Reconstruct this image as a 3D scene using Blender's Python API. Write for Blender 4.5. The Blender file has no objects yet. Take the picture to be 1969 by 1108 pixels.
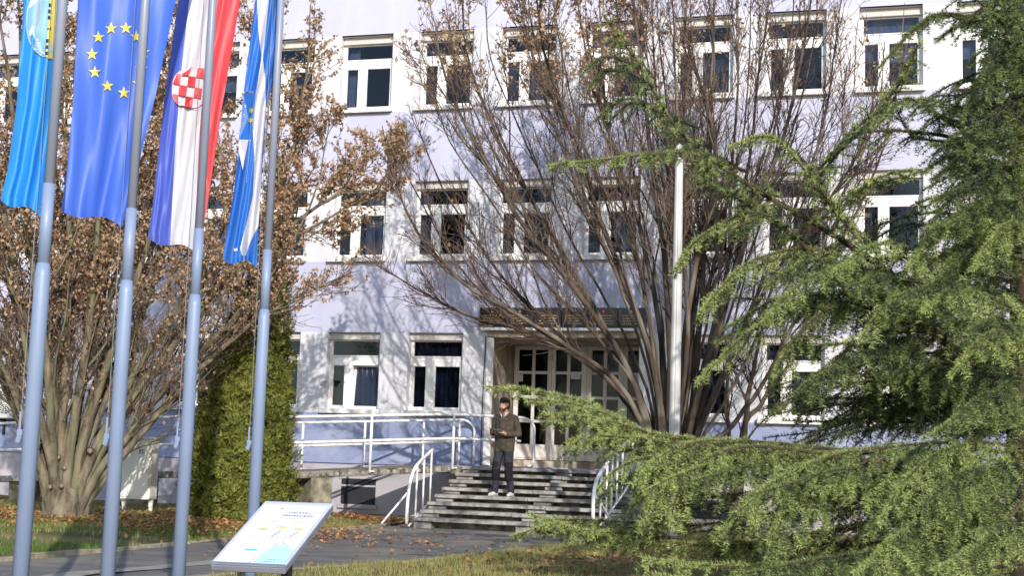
import bpy, bmesh, math, random
import numpy as np
from mathutils import Vector, Matrix

random.seed(7)
rng = np.random.default_rng(11)
SC = bpy.context.scene
COL = SC.collection

# ------------------------------------------------------------------ camera
CAM = np.array([10.631, -27.115, 1.25])
F_PX, PITCH, ROLL, YAW = 2700.0, 0.12109, 0.03226, -0.28121      # solved from the facade's window grid
cam_d = bpy.data.cameras.new('camera')
cam_d.sensor_width = 36.0
cam_d.lens = 36.0 * F_PX / 1969.0
cam_d.clip_start, cam_d.clip_end = 0.1, 3000
cam_o = bpy.data.objects.new('camera', cam_d)
COL.objects.link(cam_o)
R_v = Vector((math.cos(YAW), -math.sin(YAW), 0))
F_h = Vector((math.sin(YAW), math.cos(YAW), 0))
fwd = F_h * math.cos(PITCH) + Vector((0, 0, 1)) * math.sin(PITCH)
up0 = -F_h * math.sin(PITCH) + Vector((0, 0, 1)) * math.cos(PITCH)
cr, sr = math.cos(ROLL), math.sin(ROLL)
right = R_v * cr - up0 * (-sr)
upv = up0 * cr - R_v * sr
# picture turns clockwise by ROLL: camera right/up axes turn the other way
right = R_v * cr + up0 * sr
mat = Matrix.Identity(4)
for i in range(3):
    mat[i][0], mat[i][1], mat[i][2], mat[i][3] = right[i], upv[i], -fwd[i], CAM[i]
cam_o.matrix_world = mat
SC.camera = cam_o

# ------------------------------------------------------------------ light
SUN_AZ, SUN_EL = math.radians(30), math.radians(23.4)
sun_dir = Vector((-math.sin(SUN_AZ) * math.cos(SUN_EL), math.cos(SUN_AZ) * math.cos(SUN_EL), -math.sin(SUN_EL)))
sun_d = bpy.data.lights.new('sun', 'SUN')
sun_d.energy = 2.8
sun_d.angle = math.radians(0.5)
sun_d.color = (1.0, 0.93, 0.84)
sun_o = bpy.data.objects.new('sun', sun_d)
COL.objects.link(sun_o)
sun_o.rotation_euler = sun_dir.to_track_quat('-Z', 'Y').to_euler()
sun_o.location = (30, -60, 40)
W = bpy.data.worlds.new('World')
SC.world = W
W.use_nodes = True
nt = W.node_tree
bg = nt.nodes['Background']
sky = nt.nodes.new('ShaderNodeTexSky')
sky.sky_type = 'NISHITA'
sky.sun_disc = False
sky.sun_elevation = SUN_EL
sky.sun_rotation = math.pi - SUN_AZ      # sun stands behind the camera, to its right
sky.air_density, sky.dust_density, sky.ozone_density = 1.0, 0.6, 1.5
nt.links.new(sky.outputs[0], bg.inputs[0])
bg.inputs[1].default_value = 0.15
vs = SC.view_settings
vs.view_transform = 'Standard'
vs.look = 'None'
vs.gamma = 1.0
vs.use_curve_mapping = False
vs.exposure = 0.84

# ------------------------------------------------------------------ pixel helpers (photo is 1969 x 1108)
def ray(x, y):
    du, dv = x - 984.5, y - 554.0
    u = du * cr + dv * sr
    v = -du * sr + dv * cr
    xr, zc = u / F_PX, -v / F_PX
    yr = math.cos(PITCH) - zc * math.sin(PITCH)
    z = math.sin(PITCH) + zc * math.cos(PITCH)
    return np.array([xr * math.cos(YAW) + yr * math.sin(YAW), -xr * math.sin(YAW) + yr * math.cos(YAW), z])
def onY(x, y, Y):
    d = ray(x, y); return CAM + d * (Y - CAM[1]) / d[1]
def onZ(x, y, Z):
    d = ray(x, y); return CAM + d * (Z - CAM[2]) / d[2]
def onD(x, y, D):
    d = ray(x, y); return CAM + d * D / math.hypot(d[0], d[1])

# ------------------------------------------------------------------ mesh helpers
def tagit(o, label=None, cat=None, group=None, kind=None):
    if label: o['label'] = label
    if cat: o['category'] = cat
    if group: o['group'] = group
    if kind: o['kind'] = kind
    return o
def empty(name, loc, label, cat, group=None, rz=0.0):
    o = bpy.data.objects.new(name, None)
    o.empty_display_size = 0.2
    o.location = loc
    o.rotation_euler = (0, 0, rz)
    COL.objects.link(o)
    return tagit(o, label, cat, group)
def link(name, me, parent=None, loc=None):
    o = bpy.data.objects.new(name, me)
    COL.objects.link(o)
    if parent is not None:
        o.parent = parent
        if loc is None:          # mesh is in world coordinates: undo the parent's transform
            pm = Matrix.LocRotScale(parent.location, parent.rotation_euler, None)
            if parent.parent is not None:
                g = parent.parent
                pm = Matrix.LocRotScale(g.location, g.rotation_euler, None) @ parent.matrix_parent_inverse @ pm
            o.matrix_parent_inverse = pm.inverted()
    if loc is not None:
        o.location = loc
    return o
class MB:
    def __init__(s):
        s.v = []; s.f = []; s.m = []; s.n = 0
    def add(s, V, F, mi=0):
        b = s.n
        s.v.extend([tuple(map(float, p)) for p in V]); s.n += len(V)
        for f in F:
            s.f.append(tuple(b + i for i in f)); s.m.append(mi)
        return s
    def box(s, x0, x1, y0, y1, z0, z1, mi=0):
        V = [(x0, y0, z0), (x1, y0, z0), (x1, y1, z0), (x0, y1, z0), (x0, y0, z1), (x1, y0, z1), (x1, y1, z1), (x0, y1, z1)]
        return s.add(V, [(0, 3, 2, 1), (4, 5, 6, 7), (0, 1, 5, 4), (1, 2, 6, 5), (2, 3, 7, 6), (3, 0, 4, 7)], mi)
    def prism(s, poly, z0, z1, mi=0):      # poly ccw in plan; z0/z1 scalars or lists
        n = len(poly)
        a = z0 if hasattr(z0, '__len__') else [z0] * n
        b = z1 if hasattr(z1, '__len__') else [z1] * n
        V = [(p[0], p[1], a[i]) for i, p in enumerate(poly)] + [(p[0], p[1], b[i]) for i, p in enumerate(poly)]
        F = [tuple(range(n - 1, -1, -1)), tuple(range(n, 2 * n))] + [(i, (i + 1) % n, n + (i + 1) % n, n + i) for i in range(n)]
        return s.add(V, F, mi)
    def tube(s, pts, r, sides=8, mi=0, cap=True):
        P = np.asarray(pts, float); n = len(P)
        rr = np.full(n, r) if np.isscalar(r) else np.asarray(r, float)
        V, F = tube_arrays(P, rr, sides)
        F = [tuple(f) for f in F]
        if cap:
            F.append(tuple(range(sides - 1, -1, -1))); F.append(tuple((n - 1) * sides + i for i in range(sides)))
        return s.add(V, F, mi)
    def mesh(s, name, mats, smooth=False, bevel=0):
        me = bpy.data.meshes.new(name)
        me.from_pydata(s.v, [], s.f)
        for m in (mats if isinstance(mats, (list, tuple)) else [mats]):
            me.materials.append(m)
        me.polygons.foreach_set('material_index', s.m)
        if smooth:
            me.polygons.foreach_set('use_smooth', [True] * len(s.f))
        if bevel:
            bm = bmesh.new(); bm.from_mesh(me)
            bmesh.ops.bevel(bm, geom=[e for e in bm.edges if len(e.link_faces) == 2 and e.calc_face_angle(0) > 0.6],
                            offset=bevel, segments=1, affect='EDGES', clamp_overlap=True)
            bm.to_mesh(me); bm.free()
        me.update()
        return me
    def build(s, name, mats, parent=None, smooth=False, bevel=0, loc=None):
        return link(name, s.mesh(name, mats, smooth, bevel), parent, loc)
def tube_arrays(P, rr, sides):
    n = len(P)
    T = np.gradient(P, axis=0)
    T /= np.linalg.norm(T, axis=1)[:, None] + 1e-9
    ref = np.array([0.31, 0.22, 0.92]) if abs(T[0, 2]) < 0.8 else np.array([0.9, 0.31, 0.1])
    U = np.cross(T, ref); U /= np.linalg.norm(U, axis=1)[:, None] + 1e-9
    B = np.cross(T, U)
    a = np.arange(sides) * 2 * math.pi / sides
    V = P[:, None, :] + rr[:, None, None] * (np.cos(a)[None, :, None] * U[:, None, :] + np.sin(a)[None, :, None] * B[:, None, :])
    i = np.arange(n - 1)[:, None] * sides; j = np.arange(sides)[None, :]; k = (j + 1) % sides
    F = np.stack([i + j, i + k, i + sides + k, i + sides + j], -1).reshape(-1, 4)
    return V.reshape(-1, 3), F
def np_mesh(name, V, F, mats, attrs=None, smooth=False):
    """V (n,3), F (m,k) with constant k"""
    me = bpy.data.meshes.new(name)
    V = np.ascontiguousarray(V, np.float32); F = np.ascontiguousarray(F, np.int32)
    m, k = F.shape
    me.vertices.add(len(V)); me.vertices.foreach_set('co', V.ravel())
    me.loops.add(m * k); me.loops.foreach_set('vertex_index', F.ravel())
    me.polygons.add(m)
    me.polygons.foreach_set('loop_start', np.arange(m, dtype=np.int32) * k)
    me.polygons.foreach_set('loop_total', np.full(m, k, np.int32))
    if smooth: me.polygons.foreach_set('use_smooth', np.ones(m, bool))
    for mt in (mats if isinstance(mats, (list, tuple)) else [mats]): me.materials.append(mt)
    for an, arr in (attrs or {}).items():
        at = me.attributes.new(an, 'FLOAT', 'POINT'); at.data.foreach_set('value', np.ascontiguousarray(arr, np.float32))
    me.update(calc_edges=True)
    return me
def unit(v): 
    v = np.asarray(v, float); return v / (np.linalg.norm(v) + 1e-9)

# ------------------------------------------------------------------ materials
def mat_new(name):
    m = bpy.data.materials.new(name); m.use_nodes = True
    return m, m.node_tree, m.node_tree.nodes['Principled BSDF']
def mat_noise(name, c1, c2, scale=4.0, rough=0.8, bump=0.0, bscale=None, detail=6, c3=None, s3=0.6, stretch=None, spec=0.3, metal=0.0, lo=0.35, hi=0.65):
    m, t, p = mat_new(name)
    tc = t.nodes.new('ShaderNodeTexCoord'); src = tc.outputs['Object']
    if stretch:
        mp = t.nodes.new('ShaderNodeMapping'); mp.inputs['Scale'].default_value = stretch
        t.links.new(src, mp.inputs[0]); src = mp.outputs[0]
    n = t.nodes.new('ShaderNodeTexNoise'); n.inputs['Scale'].default_value = scale; n.inputs['Detail'].default_value = detail
    t.links.new(src, n.inputs['Vector'])
    r = t.nodes.new('ShaderNodeValToRGB'); r.color_ramp.elements[0].position = lo; r.color_ramp.elements[1].position = hi
    r.color_ramp.elements[0].color = (*c1, 1); r.color_ramp.elements[1].color = (*c2, 1)
    t.links.new(n.outputs['Fac'], r.inputs[0]); out = r.outputs[0]
    if c3:
        n3 = t.nodes.new('ShaderNodeTexNoise'); n3.inputs['Scale'].default_value = s3; n3.inputs['Detail'].default_value = 5
        t.links.new(src, n3.inputs['Vector'])
        r3 = t.nodes.new('ShaderNodeValToRGB'); r3.color_ramp.elements[0].position = 0.48; r3.color_ramp.elements[1].position = 0.66
        t.links.new(n3.outputs['Fac'], r3.inputs[0])
        mx = t.nodes.new('ShaderNodeMixRGB'); mx.inputs[2].default_value = (*c3, 1)
        t.links.new(r3.outputs[0], mx.inputs[0]); t.links.new(out, mx.inputs[1]); out = mx.outputs[0]
    t.links.new(out, p.inputs['Base Color'])
    p.inputs['Roughness'].default_value = rough
    p.inputs['Specular IOR Level'].default_value = spec
    p.inputs['Metallic'].default_value = metal
    if bump:
        nb = t.nodes.new('ShaderNodeTexNoise'); nb.inputs['Scale'].default_value = bscale or scale * 6; nb.inputs['Detail'].default_value = 4
        t.links.new(src, nb.inputs['Vector'])
        b = t.nodes.new('ShaderNodeBump'); b.inputs['Strength'].default_value = bump; b.inputs['Distance'].default_value = 0.02
        t.links.new(nb.outputs['Fac'], b.inputs['Height']); t.links.new(b.outputs[0], p.inputs['Normal'])
    return m
def mat_leaf(name, dark, light, trans=0.3, rough=0.6):
    """two-tone leaf driven by the mesh attribute 'tint', partly translucent"""
    m, t, p = mat_new(name)
    a = t.nodes.new('ShaderNodeAttribute'); a.attribute_name = 'tint'
    r = t.nodes.new('ShaderNodeValToRGB')
    r.color_ramp.elements[0].color = (*dark, 1); r.color_ramp.elements[1].color = (*light, 1)
    t.links.new(a.outputs['Fac'], r.inputs[0]); t.links.new(r.outputs[0], p.inputs['Base Color'])
    p.inputs['Roughness'].default_value = rough; p.inputs['Specular IOR Level'].default_value = 0.25
    tr = t.nodes.new('ShaderNodeBsdfTranslucent'); t.links.new(r.outputs[0], tr.inputs[0])
    mx = t.nodes.new('ShaderNodeMixShader'); mx.inputs[0].default_value = trans
    t.links.new(p.outputs[0], mx.inputs[1]); t.links.new(tr.outputs[0], mx.inputs[2])
    t.links.new(mx.outputs[0], t.nodes['Material Output'].inputs[0])
    return m
def mat_plain(name, c, rough=0.5, metal=0.0, spec=0.5, var=0.12, scale=8):
    d = tuple(x * (1 - var) for x in c)
    return mat_noise(name, d, c, scale=scale, rough=rough, metal=metal, spec=spec)
def mat_glass(name, tint=(0.55, 0.60, 0.68), ior=1.36):
    m, t, p = mat_new(name); t.nodes.remove(p)
    fr = t.nodes.new('ShaderNodeFresnel'); fr.inputs[0].default_value = ior
    mul = t.nodes.new('ShaderNodeMath'); mul.operation = 'MULTIPLY_ADD'; mul.inputs[1].default_value = 1.0; mul.inputs[2].default_value = 0.004
    t.links.new(fr.outputs[0], mul.inputs[0])
    tb = t.nodes.new('ShaderNodeBsdfTransparent'); tb.inputs[0].default_value = (*tint, 1)
    gl = t.nodes.new('ShaderNodeBsdfGlossy'); gl.inputs['Roughness'].default_value = 0.02
    nz = t.nodes.new('ShaderNodeTexNoise'); nz.inputs['Scale'].default_value = 2.2
    b = t.nodes.new('ShaderNodeBump'); b.inputs['Strength'].default_value = 0.06; b.inputs['Distance'].default_value = 0.05
    t.links.new(nz.outputs[0], b.inputs['Height']); t.links.new(b.outputs[0], gl.inputs['Normal'])
    mx = t.nodes.new('ShaderNodeMixShader')
    t.links.new(mul.outputs[0], mx.inputs[0]); t.links.new(tb.outputs[0], mx.inputs[1]); t.links.new(gl.outputs[0], mx.inputs[2])
    t.links.new(mx.outputs[0], t.nodes['Material Output'].inputs[0])
    return m
def mat_cloth(name, c, trans=0.25):
    m, t, p = mat_new(name)
    tc = t.nodes.new('ShaderNodeTexCoord')
    n = t.nodes.new('ShaderNodeTexNoise'); n.inputs['Scale'].default_value = 3.0; n.inputs['Detail'].default_value = 3
    t.links.new(tc.outputs['Object'], n.inputs['Vector'])
    r = t.nodes.new('ShaderNodeValToRGB'); r.color_ramp.elements[0].color = (*[x * 0.88 for x in c], 1); r.color_ramp.elements[1].color = (*c, 1)
    t.links.new(n.outputs[0], r.inputs[0]); t.links.new(r.outputs[0], p.inputs['Base Color'])
    p.inputs['Roughness'].default_value = 0.45; p.inputs['Specular IOR Level'].default_value = 0.35
    tr = t.nodes.new('ShaderNodeBsdfTranslucent'); t.links.new(r.outputs[0], tr.inputs[0])
    mx = t.nodes.new('ShaderNodeMixShader'); mx.inputs[0].default_value = trans
    t.links.new(p.outputs[0], mx.inputs[1]); t.links.new(tr.outputs[0], mx.inputs[2])
    t.links.new(mx.outputs[0], t.nodes['Material Output'].inputs[0])
    return m

M = {}
M['wall_white'] = mat_noise('wall_white', (0.55, 0.545, 0.58), (0.61, 0.605, 0.64), 1.6, 0.9, 0.25, 90, c3=(0.50, 0.50, 0.55), s3=1.3, stretch=(1, 1, .22))
M['wall_lavender'] = mat_noise('wall_lavender', (0.42, 0.425, 0.555), (0.475, 0.48, 0.605), 1.6, 0.9, 0.25, 90, c3=(0.44, 0.445, 0.56), s3=1.1, stretch=(1, 1, .2))
M['wall_blue'] = mat_noise('wall_blue', (0.20, 0.235, 0.39), (0.265, 0.30, 0.455), 1.1, 0.9, 0.25, 80, c3=(0.33, 0.355, 0.50), s3=0.9)
M['plinth'] = mat_noise('plinth', (0.36, 0.33, 0.36), (0.44, 0.41, 0.44), 1.5, 0.9, 0.3, 60, c3=(0.28, 0.26, 0.28), s3=0.8)
M['gap'] = mat_plain('gap', (0.02, 0.02, 0.025), 0.9)
M['frame'] = mat_plain('frame', (0.80, 0.79, 0.78), 0.35, var=0.05)
M['sill'] = mat_noise('sill', (0.70, 0.68, 0.66), (0.78, 0.76, 0.74), 3, 0.5, c3=(0.5, 0.48, 0.46), s3=4)
M['shutter'] = mat_plain('shutter', (0.52, 0.49, 0.47), 0.5, var=0.1)
M['glass'] = mat_glass('glass', ior=1.38); M['door_glass'] = mat_glass('door_glass', ior=1.22)
M['interior'] = mat_plain('interior', (0.045, 0.042, 0.042), 0.9)
M['curtain_dark'] = mat_noise('curtain_dark', (0.03, 0.035, 0.06), (0.06, 0.065, 0.11), 5, 0.9)
M['curtain_grey'] = mat_noise('curtain_grey', (0.14, 0.13, 0.15), (0.20, 0.18, 0.20), 5, 0.9)
M['curtain_white'] = mat_noise('curtain_white', (0.32, 0.32, 0.40), (0.42, 0.42, 0.50), 5, 0.9)
M['stone_tan'] = mat_noise('stone_tan', (0.36, 0.29, 0.23), (0.52, 0.44, 0.36), 2.6, 0.8, 0.2, 30, c3=(0.22, 0.17, 0.13), s3=1.7, stretch=(1, 1, 0.45))
M['door_white'] = mat_noise('door_white', (0.68, 0.65, 0.63), (0.78, 0.75, 0.73), 4, 0.5, c3=(0.60, 0.56, 0.53), s3=3)
M['sign_dark'] = mat_plain('sign_dark', (0.035, 0.02, 0.022), 0.25, var=0.3)
M['gold'] = mat_plain('gold', (0.42, 0.30, 0.14), 0.4)
M['concrete'] = mat_noise('concrete', (0.20, 0.185, 0.178), (0.36, 0.345, 0.33), 7, 0.9, 0.5, 60, c3=(0.10, 0.09, 0.085), s3=5)
M['concrete_old'] = mat_noise('concrete_old', (0.15, 0.135, 0.095), (0.32, 0.29, 0.22), 6, 0.95, 0.6, 40, c3=(0.08, 0.072, 0.05), s3=3.5)
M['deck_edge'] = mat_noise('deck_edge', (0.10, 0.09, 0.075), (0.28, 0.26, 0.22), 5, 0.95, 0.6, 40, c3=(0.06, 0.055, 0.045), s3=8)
M['rail'] = mat_noise('rail', (0.70, 0.70, 0.71), (0.80, 0.80, 0.80), 10, 0.4, c3=(0.52, 0.49, 0.46), s3=9)
M['pole_low'] = mat_plain('pole_low', (0.20, 0.26, 0.40), 0.45, var=0.06, scale=3)
M['pole_up'] = mat_plain('pole_up', (0.23, 0.26, 0.345), 0.4, var=0.06, scale=3)
M['lamp_metal'] = mat_noise('lamp_metal', (0.46, 0.445, 0.435), (0.56, 0.545, 0.53), 4, 0.4, c3=(0.38, 0.36, 0.35), s3=2)
M['rope'] = mat_plain('rope', (0.2, 0.21, 0.24), 0.8)
M['bark'] = mat_noise('bark', (0.06, 0.048, 0.034), (0.22, 0.185, 0.13), 4.0, 0.95, 0.9, 26, stretch=(2.5, 2.5, 0.6), c3=(0.15, 0.15, 0.085), s3=1.6)
M['bark_dark'] = mat_noise('bark_dark', (0.026, 0.018, 0.014), (0.085, 0.06, 0.046), 3.0, 0.95, 0.5, 30, stretch=(2.5, 2.5, 0.6), c3=(0.17, 0.14, 0.11), s3=1.2)
M['twig'] = mat_noise('twig', (0.09, 0.062, 0.048), (0.17, 0.12, 0.095), 2.0, 0.95)
M['bark_cedar'] = mat_noise('bark_cedar', (0.03, 0.022, 0.016), (0.085, 0.06, 0.04), 6.0, 0.95, 0.5, 40)
M['cut_wood'] = mat_plain('cut_wood', (0.22, 0.185, 0.125), 0.9)
M['leaf_brown'] = mat_leaf('leaf_brown', (0.22, 0.125, 0.065), (0.62, 0.43, 0.27), 0.35)
M['litter'] = mat_leaf('litter', (0.16, 0.065, 0.025), (0.50, 0.27, 0.12), 0.1)
M['cedar'] = mat_leaf('cedar', (0.016, 0.042, 0.028), (0.40, 0.47, 0.16), 0.18)  # range also holds sunlit sprays and the crown's inner shade as colour
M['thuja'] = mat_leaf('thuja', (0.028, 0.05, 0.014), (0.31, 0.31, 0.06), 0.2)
M['grass_blade'] = mat_leaf('grass_blade', (0.06, 0.14, 0.018), (0.32, 0.28, 0.11), 0.2)
M['asphalt'] = mat_noise('asphalt', (0.12, 0.11, 0.104), (0.19, 0.175, 0.162), 2.2, 0.95, 0.5, 120, c3=(0.23, 0.21, 0.165), s3=0.55)
M['lawn'] = mat_noise('lawn', (0.075, 0.085, 0.028), (0.21, 0.165, 0.07), 1.1, 1.0, 0.6, 60, c3=(0.22, 0.13, 0.06), s3=0.45)
M['kerb'] = mat_noise('kerb', (0.20, 0.18, 0.13), (0.34, 0.31, 0.23), 5, 0.95, 0.4, 50, c3=(0.17, 0.15, 0.09), s3=3)
M['dust'] = mat_noise('dust', (0.24, 0.22, 0.19), (0.34, 0.31, 0.27), 5, 0.95, 0.3, 60)
M['cabinet'] = mat_noise('cabinet', (0.70, 0.70, 0.66), (0.77, 0.77, 0.73), 2, 0.5, c3=(0.62, 0.62, 0.56), s3=2)
M['ac'] = mat_noise('ac', (0.45, 0.45, 0.47), (0.55, 0.55, 0.57), 3, 0.5)
M['black'] = mat_plain('black', (0.015, 0.015, 0.018), 0.5)
M['board_frame'] = mat_noise('board_frame', (0.17, 0.175, 0.22), (0.22, 0.225, 0.28), 6, 0.45, metal=0.2)
M['board_edge'] = mat_plain('board_edge', (0.50, 0.52, 0.60), 0.4, var=0.05)
M['paper'] = mat_plain('paper', (0.74, 0.76, 0.79), 0.6, var=0.03)
M['print_cyan'] = mat_plain('print_cyan', (0.42, 0.74, 0.76), 0.6, var=0.03)
M['print_pink'] = mat_plain('print_pink', (0.72, 0.66, 0.76), 0.6, var=0.03)
M['print_blue'] = mat_plain('print_blue', (0.10, 0.45, 0.75), 0.6, var=0.03)
M['print_yellow'] = mat_plain('print_yellow', (0.78, 0.58, 0.12), 0.6, var=0.03)
M['print_ink'] = mat_plain('print_ink', (0.25, 0.27, 0.36), 0.6, var=0.03)
M['print_violet'] = mat_plain('print_violet', (0.45, 0.45, 0.66), 0.6, var=0.03)
M['flag_azure'] = mat_cloth('flag_azure', (0.03, 0.30, 0.78))
M['flag_blue'] = mat_cloth('flag_blue', (0.07, 0.165, 0.68))
M['flag_cblue'] = mat_cloth('flag_cblue', (0.085, 0.13, 0.56))
M['flag_white'] = mat_cloth('flag_white', (0.68, 0.68, 0.74))
M['flag_red'] = mat_cloth('flag_red', (0.74, 0.075, 0.09))
M['flag_blue4'] = mat_cloth('flag_blue4', (0.03, 0.17, 0.62))
M['flag_yellow'] = mat_cloth('flag_yellow', (0.78, 0.68, 0.12))
M['flag_pale'] = mat_cloth('flag_pale', (0.22, 0.48, 0.80))
M['flag_dark'] = mat_cloth('flag_dark', (0.03, 0.05, 0.10))
M['sweater'] = mat_noise('sweater', (0.042, 0.034, 0.026), (0.078, 0.063, 0.047), 20, 0.95, 0.4, 200)
M['trousers'] = mat_noise('trousers', (0.016, 0.016, 0.025), (0.034, 0.033, 0.047), 14, 0.9, 0.4, 120)
M['trouser_black'] = mat_noise('trouser_black', (0.005, 0.005, 0.007), (0.011, 0.011, 0.014), 14, 0.9, 0.3, 120)
M['skin'] = mat_noise('skin', (0.33, 0.185, 0.135), (0.42, 0.245, 0.18), 12, 0.55)
M['hair'] = mat_noise('hair', (0.012, 0.009, 0.007), (0.03, 0.022, 0.016), 40, 0.7)
M['shoe'] = mat_noise('shoe', (0.36, 0.34, 0.32), (0.55, 0.53, 0.50), 12, 0.7)
M['shirt'] = mat_plain('shirt', (0.55, 0.50, 0.46), 0.8)

# ================================================================== GROUND
MOUND = 0.10
def lawn_z_left(x, y):
    d = max(0.0, min(1.0, (1.45 - x) / 1.6)); return 0.03 + MOUND * d * d * (3 - 2 * d)
def lawn_z_right(x, y):
    d = max(0.0, min(1.0, (x - 5.3) / 2.5)); return 0.03 + 0.05 * d
ground = MB()
ground.add([(-400, -400, -0.012), (400, -400, -0.012), (400, 400, -0.012), (-400, 400, -0.012)], [(0, 1, 2, 3)])
tagit(ground.build('ground', M['lawn']), kind='structure')
KL = [(1.15, -40), (1.25, -16), (1.33, -14.07), (1.5, -11.83), (1.62, -9.98), (1.6, -5.98), (1.72, -3.7)]       # left kerb line
KR = [(2.6, -40), (3.4, -18), (4.15, -14.04), (4.56, -12.74), (5.0, -11.51), (5.31, -9.62), (5.62, -6.68), (6.5, -4.4)]   # right kerb line
def along(K, y):
    for a, b in zip(K[:-1], K[1:]):
        if a[1] <= y <= b[1]:
            t = (y - a[1]) / (b[1] - a[1]); return a[0] + (b[0] - a[0]) * t
    return K[0][0] if y < K[0][1] else K[-1][0]
ys = np.concatenate([np.linspace(-40, -20, 6), np.linspace(-19, -2.2, 40)])
def sheet(fx0, fx1, fz, nx):
    V = []; F = []
    for j, y in enumerate(ys):
        for i in range(nx + 1):
            t = i / nx; x = fx0(y) * (1 - t) + fx1(y) * t
            V.append((x, y, fz(x, y)))
    for j in range(len(ys) - 1):
        for i in range(nx):
            a = j * (nx + 1) + i; F.append((a, a + 1, a + nx + 2, a + nx + 1))
    return V, F
V, F = sheet(lambda y: along(KL, y), lambda y: along(KR, y), lambda x, y: 0.004 + 0.012 * math.sin(x * 1.3 + y * 0.7), 6)
path = MB(); path.add(V, F)
path.add([(along(KL, -2.2), -2.2, 0.008), (7.5, -2.2, 0.008), (7.5, 0.3, 0.008), (1.3, 0.3, 0.008)], [(0, 1, 2, 3)])
tagit(path.build('path', M['asphalt'], smooth=True), kind='structure')
V, F = sheet(lambda y: -60.0 if y < -20 else -14.0, lambda y: along(KL, y), lambda x, y: lawn_z_left(x, y) + 0.015 * math.sin(2.1 * x + y), 40)
lw = MB(); lw.add(V, F)
lw.add([(-14, -2.2, 0.13), (1.6, -2.2, 0.03), (1.3, 0.0, 0.03), (-14, 0.0, 0.13)], [(0, 1, 2, 3)])
lawn_left = tagit(lw.build('lawn', M['lawn'], smooth=True), kind='structure')
V, F = sheet(lambda y: along(KR, y), lambda y: 40.0, lambda x, y: lawn_z_right(x, y) + 0.01 * math.sin(2.1 * x + y), 60)
lw = MB(); lw.add(V, F)
lw.add([(6.9, -2.2, 0.05), (40, -2.2, 0.08), (40, 0, 0.08), (6.9, 0, 0.05)], [(0, 1, 2, 3)])
tagit(lw.build('lawn', M['lawn'], smooth=True), kind='structure')
# kerb stones, one by one where they can be told apart
def kerbs(K, side, lab):
    root = empty('kerb', (K[2][0], K[2][1], 0), lab, 'kerb')
    y = -15.5
    while y < K[-1][1] - 0.6:
        y1 = y + 0.98
        a = np.array([along(K, y), y]); b = np.array([along(K, y1), y1])
        n = unit([-(b - a)[1], (b - a)[0]]) * side * 0.10
        jz = random.uniform(-0.008, 0.008)
        poly = [a, b, b + n, a + n] if side < 0 else [a, a + n, b + n, b]
        mb = MB(); mb.prism([(p[0], p[1]) for p in poly], -0.05, 0.05 + jz)
        mb.build('kerb_stone', M['kerb'], root, bevel=0.008)
        y += 1.0
    return root
kerbs(KL, 1, 'low pale kerb edging between the asphalt path and the leaf covered lawn')
kerbs(KR, -1, 'low pale kerb edging between the asphalt path and the lawn under the cedar')
# dusty pale track left on the asphalt by the kerb
mb = MB()
tr = [onZ(x, y, 0.0) for x, y in ((60, 1122), (150, 1107), (300, 1096), (420, 1084), (520, 1072))]
for a, b in zip(tr[:-1], tr[1:]):
    n = np.array([0.16, 0.05, 0])
    mb.add([a - n + [0, 0, .02], a + n + [0, 0, .02], b + n + [0, 0, .02], b - n + [0, 0, .02]], [(0, 1, 2, 3)])
tagit(mb.build('dust_track', M['dust'], smooth=True), kind='structure')

# ================================================================== OFFICE BUILDING
Hs = [3.763, 6.937, 10.161]        # window heads
Ss = [2.080, 5.252, 8.447]         # undersides of the sills
P, OW = 1.8, 1.18                  # window pitch, opening width (right edge of opening i stands at X = P*i)
ST = 0.075
COLS = list(range(-8, 11))
bld = empty('office_building', (2.0, 0, 0), 'three storey lavender and white office building with rows of white framed windows', 'building')
XL, XR, ZT, DEP = -16.0, 21.0, 11.9, 7.0
EX0, EX1, EZ = 2.33, 5.54, 3.74      # entrance recess
LAND = 1.10                          # landing level
xs = sorted(set([XL, XR, EX0, EX1] + [P * i for i in COLS] + [P * i - OW for i in COLS]))
PLZ = 1.02
zs = sorted([-0.3, PLZ, PLZ + 0.03, Ss[0], Ss[0] + ST, Hs[0], Ss[1], Ss[1] + ST, Hs[1], Ss[2], Ss[2] + ST, Hs[2], ZT, EZ, LAND])
def is_open(x, z):
    if EX0 < x < EX1 and LAND < z < EZ: return True
    for r in range(3):
        if Ss[r] + ST < z < Hs[r]:
            for i in COLS:
                if P * i - OW < x < P * i and not (r == 0 and i in (2, 3)): return True
    return False
def band(z):
    if z < PLZ: return 3
    if z < Ss[0]: return 2
    if z < Hs[0]: return 0
    if z < Ss[1]: return 1
    if z < Hs[1]: return 0
    if z < Ss[2]: return 1
    if z < Hs[2]: return 0
    return 1
names = ['wall', 'wall', 'wall', 'plinth_wall']
BE = [-1, PLZ, Ss[0], Hs[0], Ss[1], Hs[1], Ss[2], Hs[2], 99]; wallmb = {}
for a, b in zip(xs[:-1], xs[1:]):
    for c, d in zip(zs[:-1], zs[1:]):
        xm, zm = (a + b) / 2, (c + d) / 2
        if is_open(xm, zm): continue
        k = band(zm)
        y = {0: 0.0, 1: 0.0, 2: 0.0, 3: -0.03}[k]
        if PLZ < zm < PLZ + 0.03: y = 0.04
        key = (k, next(q for q in range(len(BE) - 1) if BE[q] < zm < BE[q + 1]), 0 if (xm < (EX0 + EX1) / 2 and zm < Hs[0]) else 1)
        wallmb.setdefault(key, MB()).add([(a, y, c), (b, y, c), (b, y, d), (a, y, d)], [(0, 1, 2, 3)])
for key, mb in sorted(wallmb.items()):
    mb.build(('wall_band', 'spandrel', 'lower_wall', 'plinth_wall')[key[0]], M[('wall_white', 'wall_lavender', 'wall_blue', 'plinth')[key[0]]], bld)
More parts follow.
